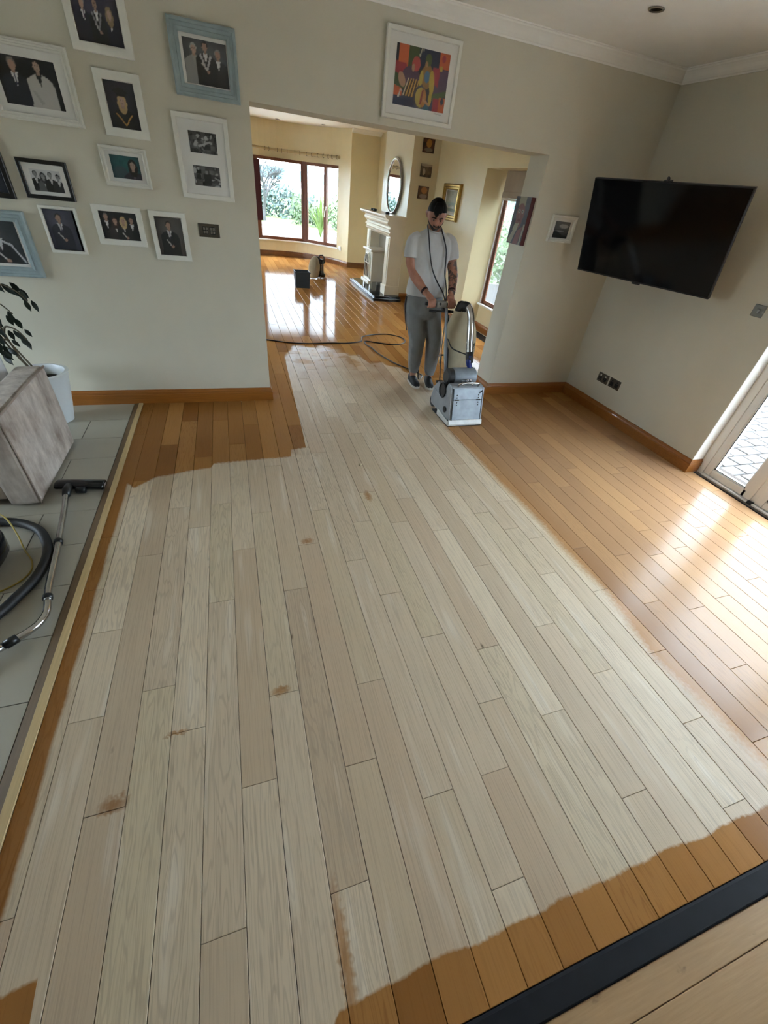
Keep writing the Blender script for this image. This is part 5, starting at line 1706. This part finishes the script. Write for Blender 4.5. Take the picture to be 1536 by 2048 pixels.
for i in range(N1 + 1):
    row = []
    for j in range(N2):
        ph = -PI + 2 * PI * j / N2
        f_ = max(0.0, math.cos(ph))
        # hairline: high on the forehead, short sides, low at the back of the neck
        lim = 1.02 * f_ ** 0.7 + (1 - f_ ** 0.7) * (1.42 if abs(ph) < PI * 0.62 else 1.95)
        th = 0.02 + (lim - 0.02) * i / N1
        crown = max(0.0, math.cos(th * 0.95))
        off = 0.007 + 0.005 * crown * (0.4 + 0.6 * f_)
        row.append(head_pt(th, ph, off + 0.0015 * math.sin(ph * 23 + i)))
    top_.append(row)
low_ = [[head_pt(0.02 + 0.0, -PI + 2 * PI * j / N2, -0.006) for j in range(N2)]]
hm.rings(top_, cap0=True, cap1=False)
for k_ in range(15):     # combed fringe hanging over the brow on his right side
    ph0 = -0.55 + 0.07 * k_
    pts = [head_pt(0.45, ph0 * 0.7, 0.020), head_pt(0.75, ph0 * 0.8, 0.024), head_pt(1.0, ph0 * 0.75 - 0.06, 0.022), head_pt(1.10 + 0.05 * math.sin(k_ * 1.7) + 0.30 * math.exp(-((k_ - 5) / 3.2) ** 2), ph0 * 0.62 - 0.06, 0.014)]
    hm.tube(spline(pts, 3), [0.008, 0.009, 0.010, 0.010, 0.009, 0.008, 0.007, 0.005, 0.003, 0.0015], 7)
hm.build('hair', HAIR, man, smooth=True)
bm_ = MB()
rows = []
for i in range(15):
    th = 1.90 + (2.72 - 1.90) * i / 14
    rows.append([head_pt(th, -1.42 + 2.84 * j / 44, 0.0042 if 0 < j < 44 else -0.004) for j in range(45)])
v_ = [p for r in rows for p in r]
fs_ = []
for i in range(14):
    for j in range(44):
        ph = -1.42 + 2.84 * (j + 0.5) / 44
        th = 1.90 + (2.72 - 1.90) * (i + 0.5) / 14
        if abs(ph) < 0.30 and 2.02 < th < 2.20:      # lips stay clear
            continue
        if th < 1.98 + 0.12 * math.cos(ph * 1.6) and abs(ph) > 0.34 and abs(ph) < 1.12:
            continue
        a = i * 45 + j
        fs_.append((a, a + 1, a + 46, a + 45))
bm_.add(v_, fs_)
bo_ = bm_.build('beard', STUB, man, smooth=True)
so_ = bo_.modifiers.new('thick', 'SOLIDIFY')
so_.thickness = 0.004

# T-shirt
TEE = M('tshirt_cotton', srgb(196, 196, 196), 0.9, var=0.07, vs_=7, bmp=0.7, bs=7, bd=0.03, sheen=0.2)
sm = MB()
sm.stack([(1.868, 4.295, 0.945, 0.203, 0.130), (1.868, 4.293, 0.96, 0.205, 0.133), (1.868, 4.293, 1.02, 0.199, 0.128), (1.866, 4.295, 1.10, 0.186, 0.124), (1.866, 4.296, 1.20, 0.182, 0.124), (1.866, 4.298, 1.30, 0.192, 0.127), (1.866, 4.305, 1.38, 0.200, 0.122), (1.867, 4.31, 1.43, 0.192, 0.108), (1.867, 4.308, 1.462, 0.150, 0.090), (1.867, 4.300, 1.485, 0.105, 0.078), (1.866, 4.292, 1.505, 0.076, 0.072)], 40, 2.3)
for s, pts in ((-1, [(1.74, 4.31, 1.425), (1.688, 4.31, 1.39), (1.668, 4.30, 1.33), (1.664, 4.292, 1.262)]), (1, [(1.99, 4.31, 1.43), (2.05, 4.31, 1.405), (2.082, 4.30, 1.345), (2.099, 4.292, 1.275)])):
    q = spline(pts, 5)
    sm.tube(q, list(np.interp(np.linspace(0, 1, len(q)), [0, 0.4, 1], [0.062, 0.072, 0.070])), 20)
remesh(sm.build('tshirt', TEE, man, smooth=True), 0.0065, 5, 0.5)
cl = MB().tube([(1.866 + 0.072 * math.cos(2 * PI * i / 28), 4.272 + 0.066 * math.sin(2 * PI * i / 28), 1.503 + 0.020 * math.sin(2 * PI * i / 28)) for i in range(28)], 0.009, 8, closed=True)
cl.build('collar', TEE, man, smooth=True)
# joggers
JOG = M('grey_jersey', srgb(128, 130, 132), 0.92, var=0.2, vs_=6, bmp=0.8, bs=8, bd=0.03, sheen=0.2)
jm = MB()
jm.stack([(1.872, 4.30, 0.99, 0.180, 0.115), (1.872, 4.30, 0.93, 0.196, 0.124), (1.874, 4.30, 0.86, 0.203, 0.130), (1.878, 4.30, 0.78, 0.200, 0.128), (1.885, 4.30, 0.73, 0.17, 0.10)], 36, 2.3)
LEG = {-1: ([(1.785, 4.30, 0.84), (1.800, 4.295, 0.72), (1.838, 4.275, 0.55), (1.850, 4.285, 0.46), (1.868, 4.315, 0.32), (1.884, 4.345, 0.19), (1.888, 4.35, 0.145)], [0.104, 0.104, 0.090, 0.086, 0.078, 0.064, 0.050]),
       1: ([(1.968, 4.30, 0.84), (1.985, 4.29, 0.72), (2.028, 4.262, 0.56), (2.044, 4.27, 0.46), (2.062, 4.29, 0.32), (2.076, 4.31, 0.17), (2.080, 4.312, 0.125)], [0.104, 0.104, 0.090, 0.086, 0.078, 0.064, 0.050])}
for s, (a, r) in LEG.items():
    q = spline(a, 5)
    jm.tube(q, list(np.interp(np.linspace(0, 1, len(q)), np.linspace(0, 1, len(r)), r)), 22)
remesh(jm.build('joggers', JOG, man, smooth=True), 0.0075, 5, 0.5)
for s, (a, r) in LEG.items():
    e = Vector(a[-1])
    MB().lathe([(0.046, -0.012), (0.052, -0.008), (0.053, 0.012), (0.050, 0.028)], e, 20, cap0=False, cap1=False).build('cuff', JOG, man, smooth=True)
MB().tube([(1.868 - 0.200 * 1.0, 4.30, 0.93), (1.867 - 0.203, 4.30, 0.84), (1.69, 4.30, 0.70), (1.715, 4.29, 0.60)], (0.004, 0.012), 6, up=(1, 0, 0)).build('side_stripe', M('navy_stripe', (0.01, 0.012, 0.02), 0.9), man)
# shoes
SHOE = M('black_canvas', (0.010, 0.010, 0.011), 0.7, bmp=0.3, bs=300)
SOLE = M('white_sole', srgb(206, 200, 190), 0.6)
for s, (hl, toe) in FEET.items():
    h_, t_ = Vector((*hl, 0)), Vector((*toe, 0))
    h_ = h_ + (h_ - t_).normalized() * 0.05
    d_ = (t_ - h_).normalized()
    n_ = Vector((-d_.y, d_.x, 0))
    L = (t_ - h_).length

    def ring_(u, w, z, hgt, k=16):
        c = h_ + d_ * (L * u)
        return [c + n_ * (w * math.cos(2 * PI * j / k)) + Vector((0, 0, z + hgt * max(-0.35, math.sin(2 * PI * j / k)))) for j in range(k)]
    up_ = MB().rings([ring_(0.0, 0.022, 0.045, 0.03), ring_(0.04, 0.034, 0.045, 0.065), ring_(0.18, 0.039, 0.045, 0.075), ring_(0.35, 0.041, 0.045, 0.066), ring_(0.55, 0.046, 0.040, 0.050), ring_(0.78, 0.047, 0.035, 0.036), ring_(0.93, 0.038, 0.032, 0.028), ring_(1.0, 0.020, 0.030, 0.014)])
    sh = up_.build('shoe', SHOE, man, smooth=True)
    so = []
    for z in (0.002, 0.028):
        so.append([h_ + d_ * (L * u) + n_ * w + Vector((0, 0, z)) for u, w in ((-0.02, 0.0), (0.0, 0.025), (0.08, 0.038), (0.35, 0.041), (0.6, 0.050), (0.8, 0.050), (0.95, 0.038), (1.03, 0.0), (0.95, -0.038), (0.8, -0.050), (0.6, -0.047), (0.35, -0.040), (0.08, -0.038), (0.0, -0.025))])
    MB().rings(so).build('sole', SOLE, sh, bevel=0.004)
    for k_ in range(4):
        c = h_ + d_ * (L * (0.48 + 0.08 * k_)) + Vector((0, 0, 0.092 - 0.010 * k_))
        MB().tube([c - n_ * 0.022, c + Vector((0, 0, 0.006)), c + n_ * 0.022], 0.0028, 6).build('lace', SOLE if k_ == 3 else SHOE, sh)
for s, p_, q_, nm in ((-1, (1.772, 4.118, 1.025), (1.782, 4.10, 1.013), 'wristband'), (1, (2.072, 4.118, 1.033), (2.066, 4.10, 1.02), 'wristband')):
    a, b = Vector(p_), Vector(q_)
    MB().tube([a, b], 0.0375, 16, cap=False).build(nm, M('dark_red_band', (0.03, 0.006, 0.006), 0.7), man, smooth=True)

# ------------------------------------------------------------------ the drum sander
def hammer():
    m, nt, b = new_mat('hammered_grey')
    v = coords(nt)
    n = noise(nt, v, 9, 5, 0.65)
    n2_ = noise(nt, v, 160, 2)
    c = mixc(nt, n, srgb(128, 134, 140), srgb(168, 172, 176))
    c = mixc(nt, ((noise(nt, v, 14, 5) - 0.60) * 6).clamp() * 0.5, c, srgb(92, 94, 96))
    nt.links.new(c, b.inputs['Base Color'])
    b.inputs['Roughness'].default_value = 0.42
    b.inputs['Metallic'].default_value = 0.25
    bump(nt, b, n2_, 0.15, 0.001)
    return m


HAM = hammer()
DKM = M('dark_cast_iron', (0.035, 0.033, 0.032), 0.5, metal=0.4, var=0.3, vs_=20)
SILV = M('painted_silver', srgb(142, 150, 158), 0.45, metal=0.2, var=0.22, vs_=12, bmp=0.1, bs=80)
sd = thing('drum_sander', 'grey metal drum floor sander with upright dust bag standing on the sanded boards', 'floor sander', (2.03, 3.5, 0))
xa, xb = 1.858, 2.20
# front cabinet: sloping front, side profile in (y, z)
prof = [(3.235, 0.058), (3.262, 0.16), (3.285, 0.255), (3.315, 0.355), (3.335, 0.372), (3.40, 0.375), (3.455, 0.245), (3.52, 0.205), (3.585, 0.30), (3.62, 0.31), (3.70, 0.23), (3.73, 0.10), (3.70, 0.045), (3.30, 0.045)]
MB().prism(prof, 'x', xa, xb).build('body', HAM, sd, bevel=0.012, seg=3)
for nm, x0, x1 in (('side_plate', xa - 0.006, xa + 0.002), ('side_plate', xb - 0.002, xb + 0.006)):
    MB().prism([(3.24, 0.06), (3.318, 0.355), (3.395, 0.368), (3.45, 0.24), (3.52, 0.20), (3.66, 0.22), (3.70, 0.10), (3.66, 0.05)], 'x', x0, x1).build(nm, HAM, sd, bevel=0.002)


def front(u, v, out):
    """point on the sloping front: u across 0..1, v up 0..1, out = towards viewer"""
    y = np.interp(v, [0, 0.34, 0.66, 1], [3.235, 3.262, 3.285, 3.315])
    return (xa + (xb - xa) * u, y - out, 0.058 + v * 0.297)


def front_panel(u0, u1, v0, v1, out, n=6):
    mb = MB()
    mb.rings([[front(u0, v, out), front(u1, v, out), front(u1, v, -0.004), front(u0, v, -0.004)] for v in np.linspace(v0, v1, n)])
    return mb


front_panel(0.06, 0.97, 0.05, 0.655, 0.007).build('lower_cover', SILV, sd, bevel=0.003)
front_panel(0.06, 0.97, 0.665, 0.985, 0.007).build('upper_cover', SILV, sd, bevel=0.003)
for u_ in (0.045, 0.955):
    MB().tube([front(u_, v, 0.006) for v in np.linspace(0.03, 0.99, 8)], 0.004, 6).build('edge_seal', RUBBER, sd)
for u in (0.165, 0.835):
    hg = MB().tube([front(u - 0.055, 0.66, 0.012), front(u + 0.055, 0.66, 0.012)], 0.006, 8).build('hinge', DKM, sd)
    for v in (0.50, 0.58, 0.72, 0.80):
        p_ = Vector(front(u, v, 0.007))
        MB().tube([p_, p_ + Vector((0, -0.004, 0))], 0.0058, 8).build('rivet', RUBBER, hg)
MB().tube([front(0.86, 0.87, 0.010), front(0.92, 0.90, 0.014), front(0.94, 0.93, 0.010)], 0.006, 8).build('latch', RUBBER, sd)
MB().prism([(3.222, 0.012), (3.218, 0.03), (3.232, 0.066), (3.245, 0.066), (3.245, 0.012)], 'x', xa - 0.012, xb + 0.012).build('front_skirt', M('white_skirt', srgb(214, 214, 212), 0.4, var=0.1, vs_=30), sd, bevel=0.003)
MB().prism([(3.225, 0.012), (3.235, 0.05), (3.50, 0.075), (3.50, 0.012)], 'x', xa - 0.016, xa - 0.004).build('side_skirt', M('white_skirt', srgb(214, 214, 212), 0.4, var=0.1, vs_=30), sd, bevel=0.002)
MB().box(xa - 0.014, xb + 0.010, 3.225, 3.62, 0.004, 0.016).build('base_plate', RUBBER, sd)
# drum guard bulge on the right, belt wheel on the left
MB().tube([(xb, 3.36, 0.125), (xb + 0.020, 3.36, 0.125)], [0.085, 0.075], 28).build('drum_guard', SILV, sd, smooth=True, auto=0.6)
MB().tube([(xa - 0.010, 3.475, 0.275), (xa + 0.06, 3.475, 0.275)], 0.062, 28).build('belt_pulley', DKM, sd, smooth=True, auto=0.6)
MB().tube([(xa - 0.013, 3.475 + 0.066 * math.cos(2 * PI * i / 28), 0.275 + 0.066 * math.sin(2 * PI * i / 28)) for i in range(28)], 0.007, 8, closed=True).build('belt', RUBBER, sd, smooth=True)
MB().tube([(xa - 0.014, 3.36, 0.125), (xa + 0.02, 3.36, 0.125)], 0.030, 16).build('drum_hub', DKM, sd)
for x_ in (xa + 0.02, xb - 0.05):
    wh = MB().tube([(x_, 3.72, 0.055), (x_ + 0.035, 3.72, 0.055)], 0.054, 22).build('wheel', RUBBER, sd, smooth=True, auto=0.6)
    MB().tube([(x_ - 0.003, 3.72, 0.055), (x_ + 0.038, 3.72, 0.055)], 0.024, 14).build('hub', STEEL, wh)
# motor lying across, with ribbed end caps
MB().tube([(1.945, 3.535, 0.385), (1.952, 3.535, 0.385), (1.96, 3.535, 0.385), (2.178, 3.535, 0.385), (2.186, 3.535, 0.385)], [0.070, 0.080, 0.084, 0.084, 0.078], 36).build('motor', SILV, sd, smooth=True, auto=0.6)
MB().tube([(1.885, 3.535, 0.385), (1.90, 3.535, 0.385), (1.945, 3.535, 0.385)], [0.060, 0.078, 0.080], 32).build('motor_cap', DKM, sd, smooth=True, auto=0.6)
MB().tube([(2.186, 3.535, 0.385), (2.21, 3.535, 0.385)], [0.05, 0.03], 18).build('fan_knob', M('dark_red_knob', (0.05, 0.008, 0.01), 0.5), sd)
MB().box(1.93, 2.16, 3.46, 3.60, 0.27, 0.32).build('motor_mount', HAM, sd, bevel=0.006)
for x_ in (2.07, 2.10):
    MB().lathe([(0.012, 0.0), (0.012, 0.022), (0.008, 0.028), (0.0, 0.028)], (x_, 3.43, 0.37), 10).build('wing_nut', CHROME, sd, smooth=True)
# carrying handles on top of the cabinet
MB().tube(spline([(1.925, 3.330, 0.362), (1.925, 3.315, 0.390), (1.945, 3.31, 0.402), (2.03, 3.31, 0.406), (2.115, 3.31, 0.402), (2.135, 3.315, 0.390), (2.135, 3.330, 0.362)], 4), 0.0085, 10).build('carry_handle', CHROME, sd, smooth=True)
MB().tube(spline([(1.975, 3.34, 0.372), (1.99, 3.34, 0.388), (2.03, 3.34, 0.394), (2.07, 3.34, 0.388), (2.085, 3.34, 0.372)], 4), 0.0085, 10).build('inner_handle', CHROME, sd, smooth=True)
MB().lathe([(0.04, 0.0), (0.04, 0.012), (0.028, 0.018), (0.0, 0.02)], (2.03, 3.40, 0.37), 18).build('filler_cap', CHROME, sd, smooth=True)
# dust pipe from the fan up to the bag
pipe = spline([(2.125, 3.58, 0.55), (2.118, 3.62, 0.66), (2.115, 3.66, 0.78), (2.115, 3.70, 0.88), (2.10, 3.75, 0.955), (2.075, 3.81, 0.965), (2.065, 3.86, 0.92)], 6)
MB().tube(pipe, 0.034, 18).build('dust_pipe', CHROME, sd, smooth=True)
MB().tube(pipe[25:], 0.0365, 18).build('pipe_sleeve', M('bag_collar_black', (0.016, 0.015, 0.014), 0.6), sd, smooth=True)
MB().tube([(2.130, 3.565, 0.505), (2.126, 3.577, 0.545), (2.122, 3.60, 0.60)], [0.036, 0.039, 0.038], 18).build('pipe_cuff', RUBBER, sd, smooth=True)
MB().tube(spline([(2.118, 3.565, 0.575), (2.112, 3.56, 0.53), (2.128, 3.555, 0.48), (2.142, 3.55, 0.455)], 4), [0.018] * 4 + [0.027] * 4 + [0.024] * 3 + [0.020] * 2, 14).build('power_plug', M('blue_plug', srgb(26, 44, 118), 0.4), sd, smooth=True)
MB().tube([(2.146, 3.545, 0.45), (2.152, 3.53, 0.468)], 0.016, 12).build('socket_cap', CHROME, sd, smooth=True)
MB().tube(spline([(1.985, 3.85, 0.66), (1.99, 3.74, 0.60), (2.03, 3.66, 0.585), (2.08, 3.60, 0.58), (2.115, 3.565, 0.575)], 5), 0.006, 8).build('motor_lead', RUBBER, sd, smooth=True)
# bag: soft, flat, pear shaped, tied to the pipe at the top
BAG = M('dust_bag_cloth', srgb(172, 160, 134), 0.95, var=0.14, vs_=5, bmp=0.7, bs=7, bd=0.03)
bg = MB()
secs = [(2.175, 3.86, 0.29, 0.115, 0.05), (2.172, 3.86, 0.33, 0.138, 0.07), (2.163, 3.86, 0.42, 0.160, 0.082), (2.150, 3.865, 0.55, 0.172, 0.088), (2.140, 3.87, 0.68, 0.170, 0.086), (2.124, 3.87, 0.78, 0.155, 0.078), (2.112, 3.87, 0.86, 0.105, 0.064), (2.095, 3.865, 0.91, 0.066, 0.052), (2.085, 3.86, 0.945, 0.045, 0.045), (2.08, 3.86, 0.965, 0.035, 0.038)]
bg.stack(secs, 32, 2.5)
bo2 = bg.build('dust_bag', BAG, sd, smooth=True)
ss = bo2.modifiers.new('sub', 'SUBSURF')
ss.levels = ss.render_levels = 1
MB().stack([(2.098, 3.868, 0.905, 0.076, 0.056), (2.09, 3.865, 0.94, 0.058, 0.052), (2.08, 3.86, 0.98, 0.040, 0.040), (2.075, 3.86, 0.992, 0.015, 0.015)], 24).build('bag_collar', M('bag_collar_black', (0.016, 0.015, 0.014), 0.6), bo2, smooth=True)
bl = MB()
for k_ in range(4):       # printed emblem: four slanting dark strokes
    z_ = 0.60 - 0.020 * k_
    bl.tube([(2.225 + 0.006 * k_, 3.776 + 0.004, z_ - 0.016), (2.255, 3.787, z_ + 0.002), (2.285, 3.808, z_ + 0.028 - 0.006 * k_)], (0.0015, 0.006), 5)
bl.build('emblem', RUBBER, bo2)
# handle column, T bar, switch box
MB().tube([(1.975, 3.69, 0.26), (1.975, 3.80, 0.52), (1.975, 3.93, 0.83), (1.972, 3.965, 0.90)], 0.016, 12).build('handle_column', SILV, sd, smooth=True)
MB().tube([(1.995, 3.70, 0.26), (1.998, 3.82, 0.55), (1.998, 3.945, 0.84)], 0.010, 10).build('column_brace', DKM, sd, smooth=True)
MB().tube([(1.805, 3.975, 0.872), (2.06, 3.975, 0.866)], 0.009, 10).build('t_bar', DKM, sd, smooth=True)
for a, b in ((1.80, 1.872), (2.00, 2.058)):
    MB().tube([(a, 3.975, 0.871), (b, 3.975, 0.868)], 0.013, 12).build('bar_grip', RUBBER, sd, smooth=True)
bx = MB()
bx.rings([[(1.875, 3.975, z0), (1.985, 3.975, z0), (1.985, 4.045, z0), (1.875, 4.045, z0)] for z0 in (0.895, 0.955)])
bx.build('switch_box', M('switch_box_grey', srgb(150, 150, 144), 0.5, var=0.15, vs_=20), sd, bevel=0.010, seg=3)
MB().tube([(1.905, 3.978, 0.935), (1.905, 3.966, 0.935)], 0.011, 12).build('switch', BLACKP, sd)
for a, b in ((1.765, 1.88), (1.98, 2.09)):
    MB().tube([(a, GY, GZ), (b, GY, GZ)], 0.0145, 14).build('hand_grip', RUBBER, sd, smooth=True)
MB().tube([(1.93, 3.97, 0.89), (1.972, 3.965, 0.88), (1.975, 3.95, 0.86)], 0.016, 10).build('box_bracket', DKM, sd)
# drum lift rod with its collar
MB().tube([(1.985, 3.965, 0.86), (1.945, 3.86, 0.55), (1.925, 3.72, 0.25)], 0.0065, 8).build('lift_rod', STEEL, sd, smooth=True)
MB().tube([(1.938, 3.835, 0.495), (1.932, 3.80, 0.42)], [0.013, 0.013], 10).build('rod_sleeve', STEEL, sd, smooth=True)
MB().tube([(1.918, 3.832, 0.488), (1.965, 3.832, 0.494)], 0.008, 8).build('lever', STEEL, sd)
MB().tube([(1.875, 3.70, 0.27), (1.945, 3.70, 0.27)], 0.014, 10).build('rear_bar', DKM, sd)

# ------------------------------------------------------------------ cables
CAB = M('cable_rubber', (0.016, 0.016, 0.018), 0.38)
nc = thing('neck_cable', 'black rubber cable hung round the man and running down to the switch box', 'cable', (1.9, 4.2, 0.95))
rt = spline([(1.985, 4.03, 0.955), (1.982, 4.06, 1.05), (1.972, 4.13, 1.17), (1.972, 4.155, 1.27), (1.962, 4.165, 1.36), (1.935, 4.178, 1.43), (1.915, 4.215, 1.492), (1.915, 4.28, 1.53), (1.882, 4.362, 1.53), (1.835, 4.36, 1.53), (1.79, 4.29, 1.528), (1.775, 4.215, 1.488), (1.778, 4.172, 1.42), (1.795, 4.155, 1.33), (1.842, 4.150, 1.20), (1.90, 4.125, 1.10), (1.955, 4.075, 1.02), (1.978, 4.035, 0.955)], 8)
MB().tube(rt, 0.0062, 10).build('loop', CAB, nc, smooth=True)
fc = thing('floor_cable', 'long black power cable trailing over the lounge floor with one loop', 'cable', (1.7, 5.6, 0))
fl_ = spline([(-0.4, 6.05, 0.007), (0.1, 5.98, 0.007), (0.35, 5.91, 0.007), (0.62, 5.80, 0.007), (0.9, 5.76, 0.007), (1.2, 5.80, 0.007), (1.45, 5.80, 0.007), (1.68, 5.90, 0.007), (1.75, 6.08, 0.016), (1.95, 6.22, 0.008), (2.2, 6.26, 0.007), (2.38, 6.10, 0.007), (2.34, 5.87, 0.007), (2.14, 5.76, 0.007), (1.90, 5.84, 0.007), (1.74, 5.88, 0.012), (1.715, 5.75, 0.007), (1.755, 5.60, 0.007), (1.78, 5.38, 0.007), (1.89, 5.0, 0.007), (2.03, 4.74, 0.007), (2.10, 4.56, 0.008), (2.0, 4.43, 0.02), (1.975, 4.42, 0.2), (1.98, 4.45, 0.6), (1.985, 4.47, 0.9), (1.97, 4.46, 1.15), (1.93, 4.44, 1.38), (1.895, 4.395, 1.50)], 8)
MB().tube(fl_, 0.0075, 10).build('flex', CAB, fc, smooth=True)

# ------------------------------------------------------------------ things on the lounge floor
bn = thing('square_bin', 'dark grey square open bin on the glossy lounge floor', 'bin', (1.37, 9.52, 0))
CH = M('charcoal_plastic', srgb(40, 46, 50), 0.5)
b0, b1 = 0.134, 0.146
mb = MB()
for z, r, in_ in ((0.0, b0, 0), (0.275, b1, 0)):
    pass
rs = []
for r, z in ((b0, 0.0), (b1, 0.272), (b1 + 0.006, 0.276), (b1 + 0.006, 0.286), (b1 - 0.006, 0.286), (b0 - 0.008, 0.012)):
    rs.append([(1.372 - r, 9.53 - r, z), (1.372 + r, 9.53 - r, z), (1.372 + r, 9.53 + r, z), (1.372 - r, 9.53 + r, z)])
mb.rings(rs)
mb.build('shell', CH, bn, bevel=0.004)
MB().box(1.372 - b1 - 0.008, 1.372 + b1 + 0.008, 9.53 - b1 - 0.008, 9.53 - b1 - 0.001, 0.262, 0.288).build('rim', CH, bn, bevel=0.002)

ed = thing('edging_sander', 'small black edging sander with a beige cloth dust bag on the lounge floor', 'floor sander', (1.85, 10.6, 0))
EB = M('edger_bag_cloth', srgb(158, 140, 112), 0.95, var=0.15, vs_=9, bmp=0.4, bs=14)
g = MB().stack([(1.765, 10.50, 0.012, 0.06, 0.05), (1.775, 10.50, 0.04, 0.10, 0.08), (1.785, 10.51, 0.12, 0.122, 0.09), (1.79, 10.52, 0.22, 0.124, 0.09), (1.80, 10.53, 0.32, 0.108, 0.08), (1.81, 10.54, 0.40, 0.07, 0.06), (1.815, 10.55, 0.435, 0.03, 0.03)], 26, 2.3).build('dust_bag', EB, ed, smooth=True)
MB().tube([(1.80 - 0.05, 10.43, 0.10), (1.81, 10.435, 0.25), (1.815, 10.46, 0.38)], (0.004, 0.012), 6).build('bag_seam', EB, g)
MB().lathe([(0.085, 0.03), (0.10, 0.05), (0.10, 0.09), (0.07, 0.11), (0.062, 0.14), (0.066, 0.30), (0.06, 0.36), (0.03, 0.38), (0, 0.38)], (1.965, 10.62, 0), 26).build('motor_housing', M('gloss_black', (0.006, 0.006, 0.007), 0.12), ed, smooth=True)
MB().tube([(1.90, 10.58, 0.40), (1.93, 10.58, 0.45), (1.99, 10.60, 0.455), (2.03, 10.62, 0.41), (2.04, 10.63, 0.30)], 0.016, 10).build('handle', BLACKP, ed, smooth=True)
MB().tube([(1.965, 10.62, 0.33), (1.90, 10.58, 0.40), (1.83, 10.55, 0.42)], 0.025, 12).build('dust_spout', DKM, ed, smooth=True)
for k_ in range(5):
    a_ = -2.2 + 0.75 * k_
    MB().box(1.965 + 0.062 * math.cos(a_) - 0.008, 1.965 + 0.062 * math.cos(a_) + 0.008, 10.62 + 0.062 * math.sin(a_) - 0.008, 10.62 + 0.062 * math.sin(a_) + 0.008, 0.15, 0.29).build('cooling_fin', CHROME, ed)
for a_ in (0.2, 2.3, 4.4):
    MB().tube([(1.965 + 0.085 * math.cos(a_) - 0.01, 10.62 + 0.085 * math.sin(a_), 0.022), (1.965 + 0.085 * math.cos(a_) + 0.01, 10.62 + 0.085 * math.sin(a_), 0.022)], 0.022, 12).build('castor', STEEL, ed)
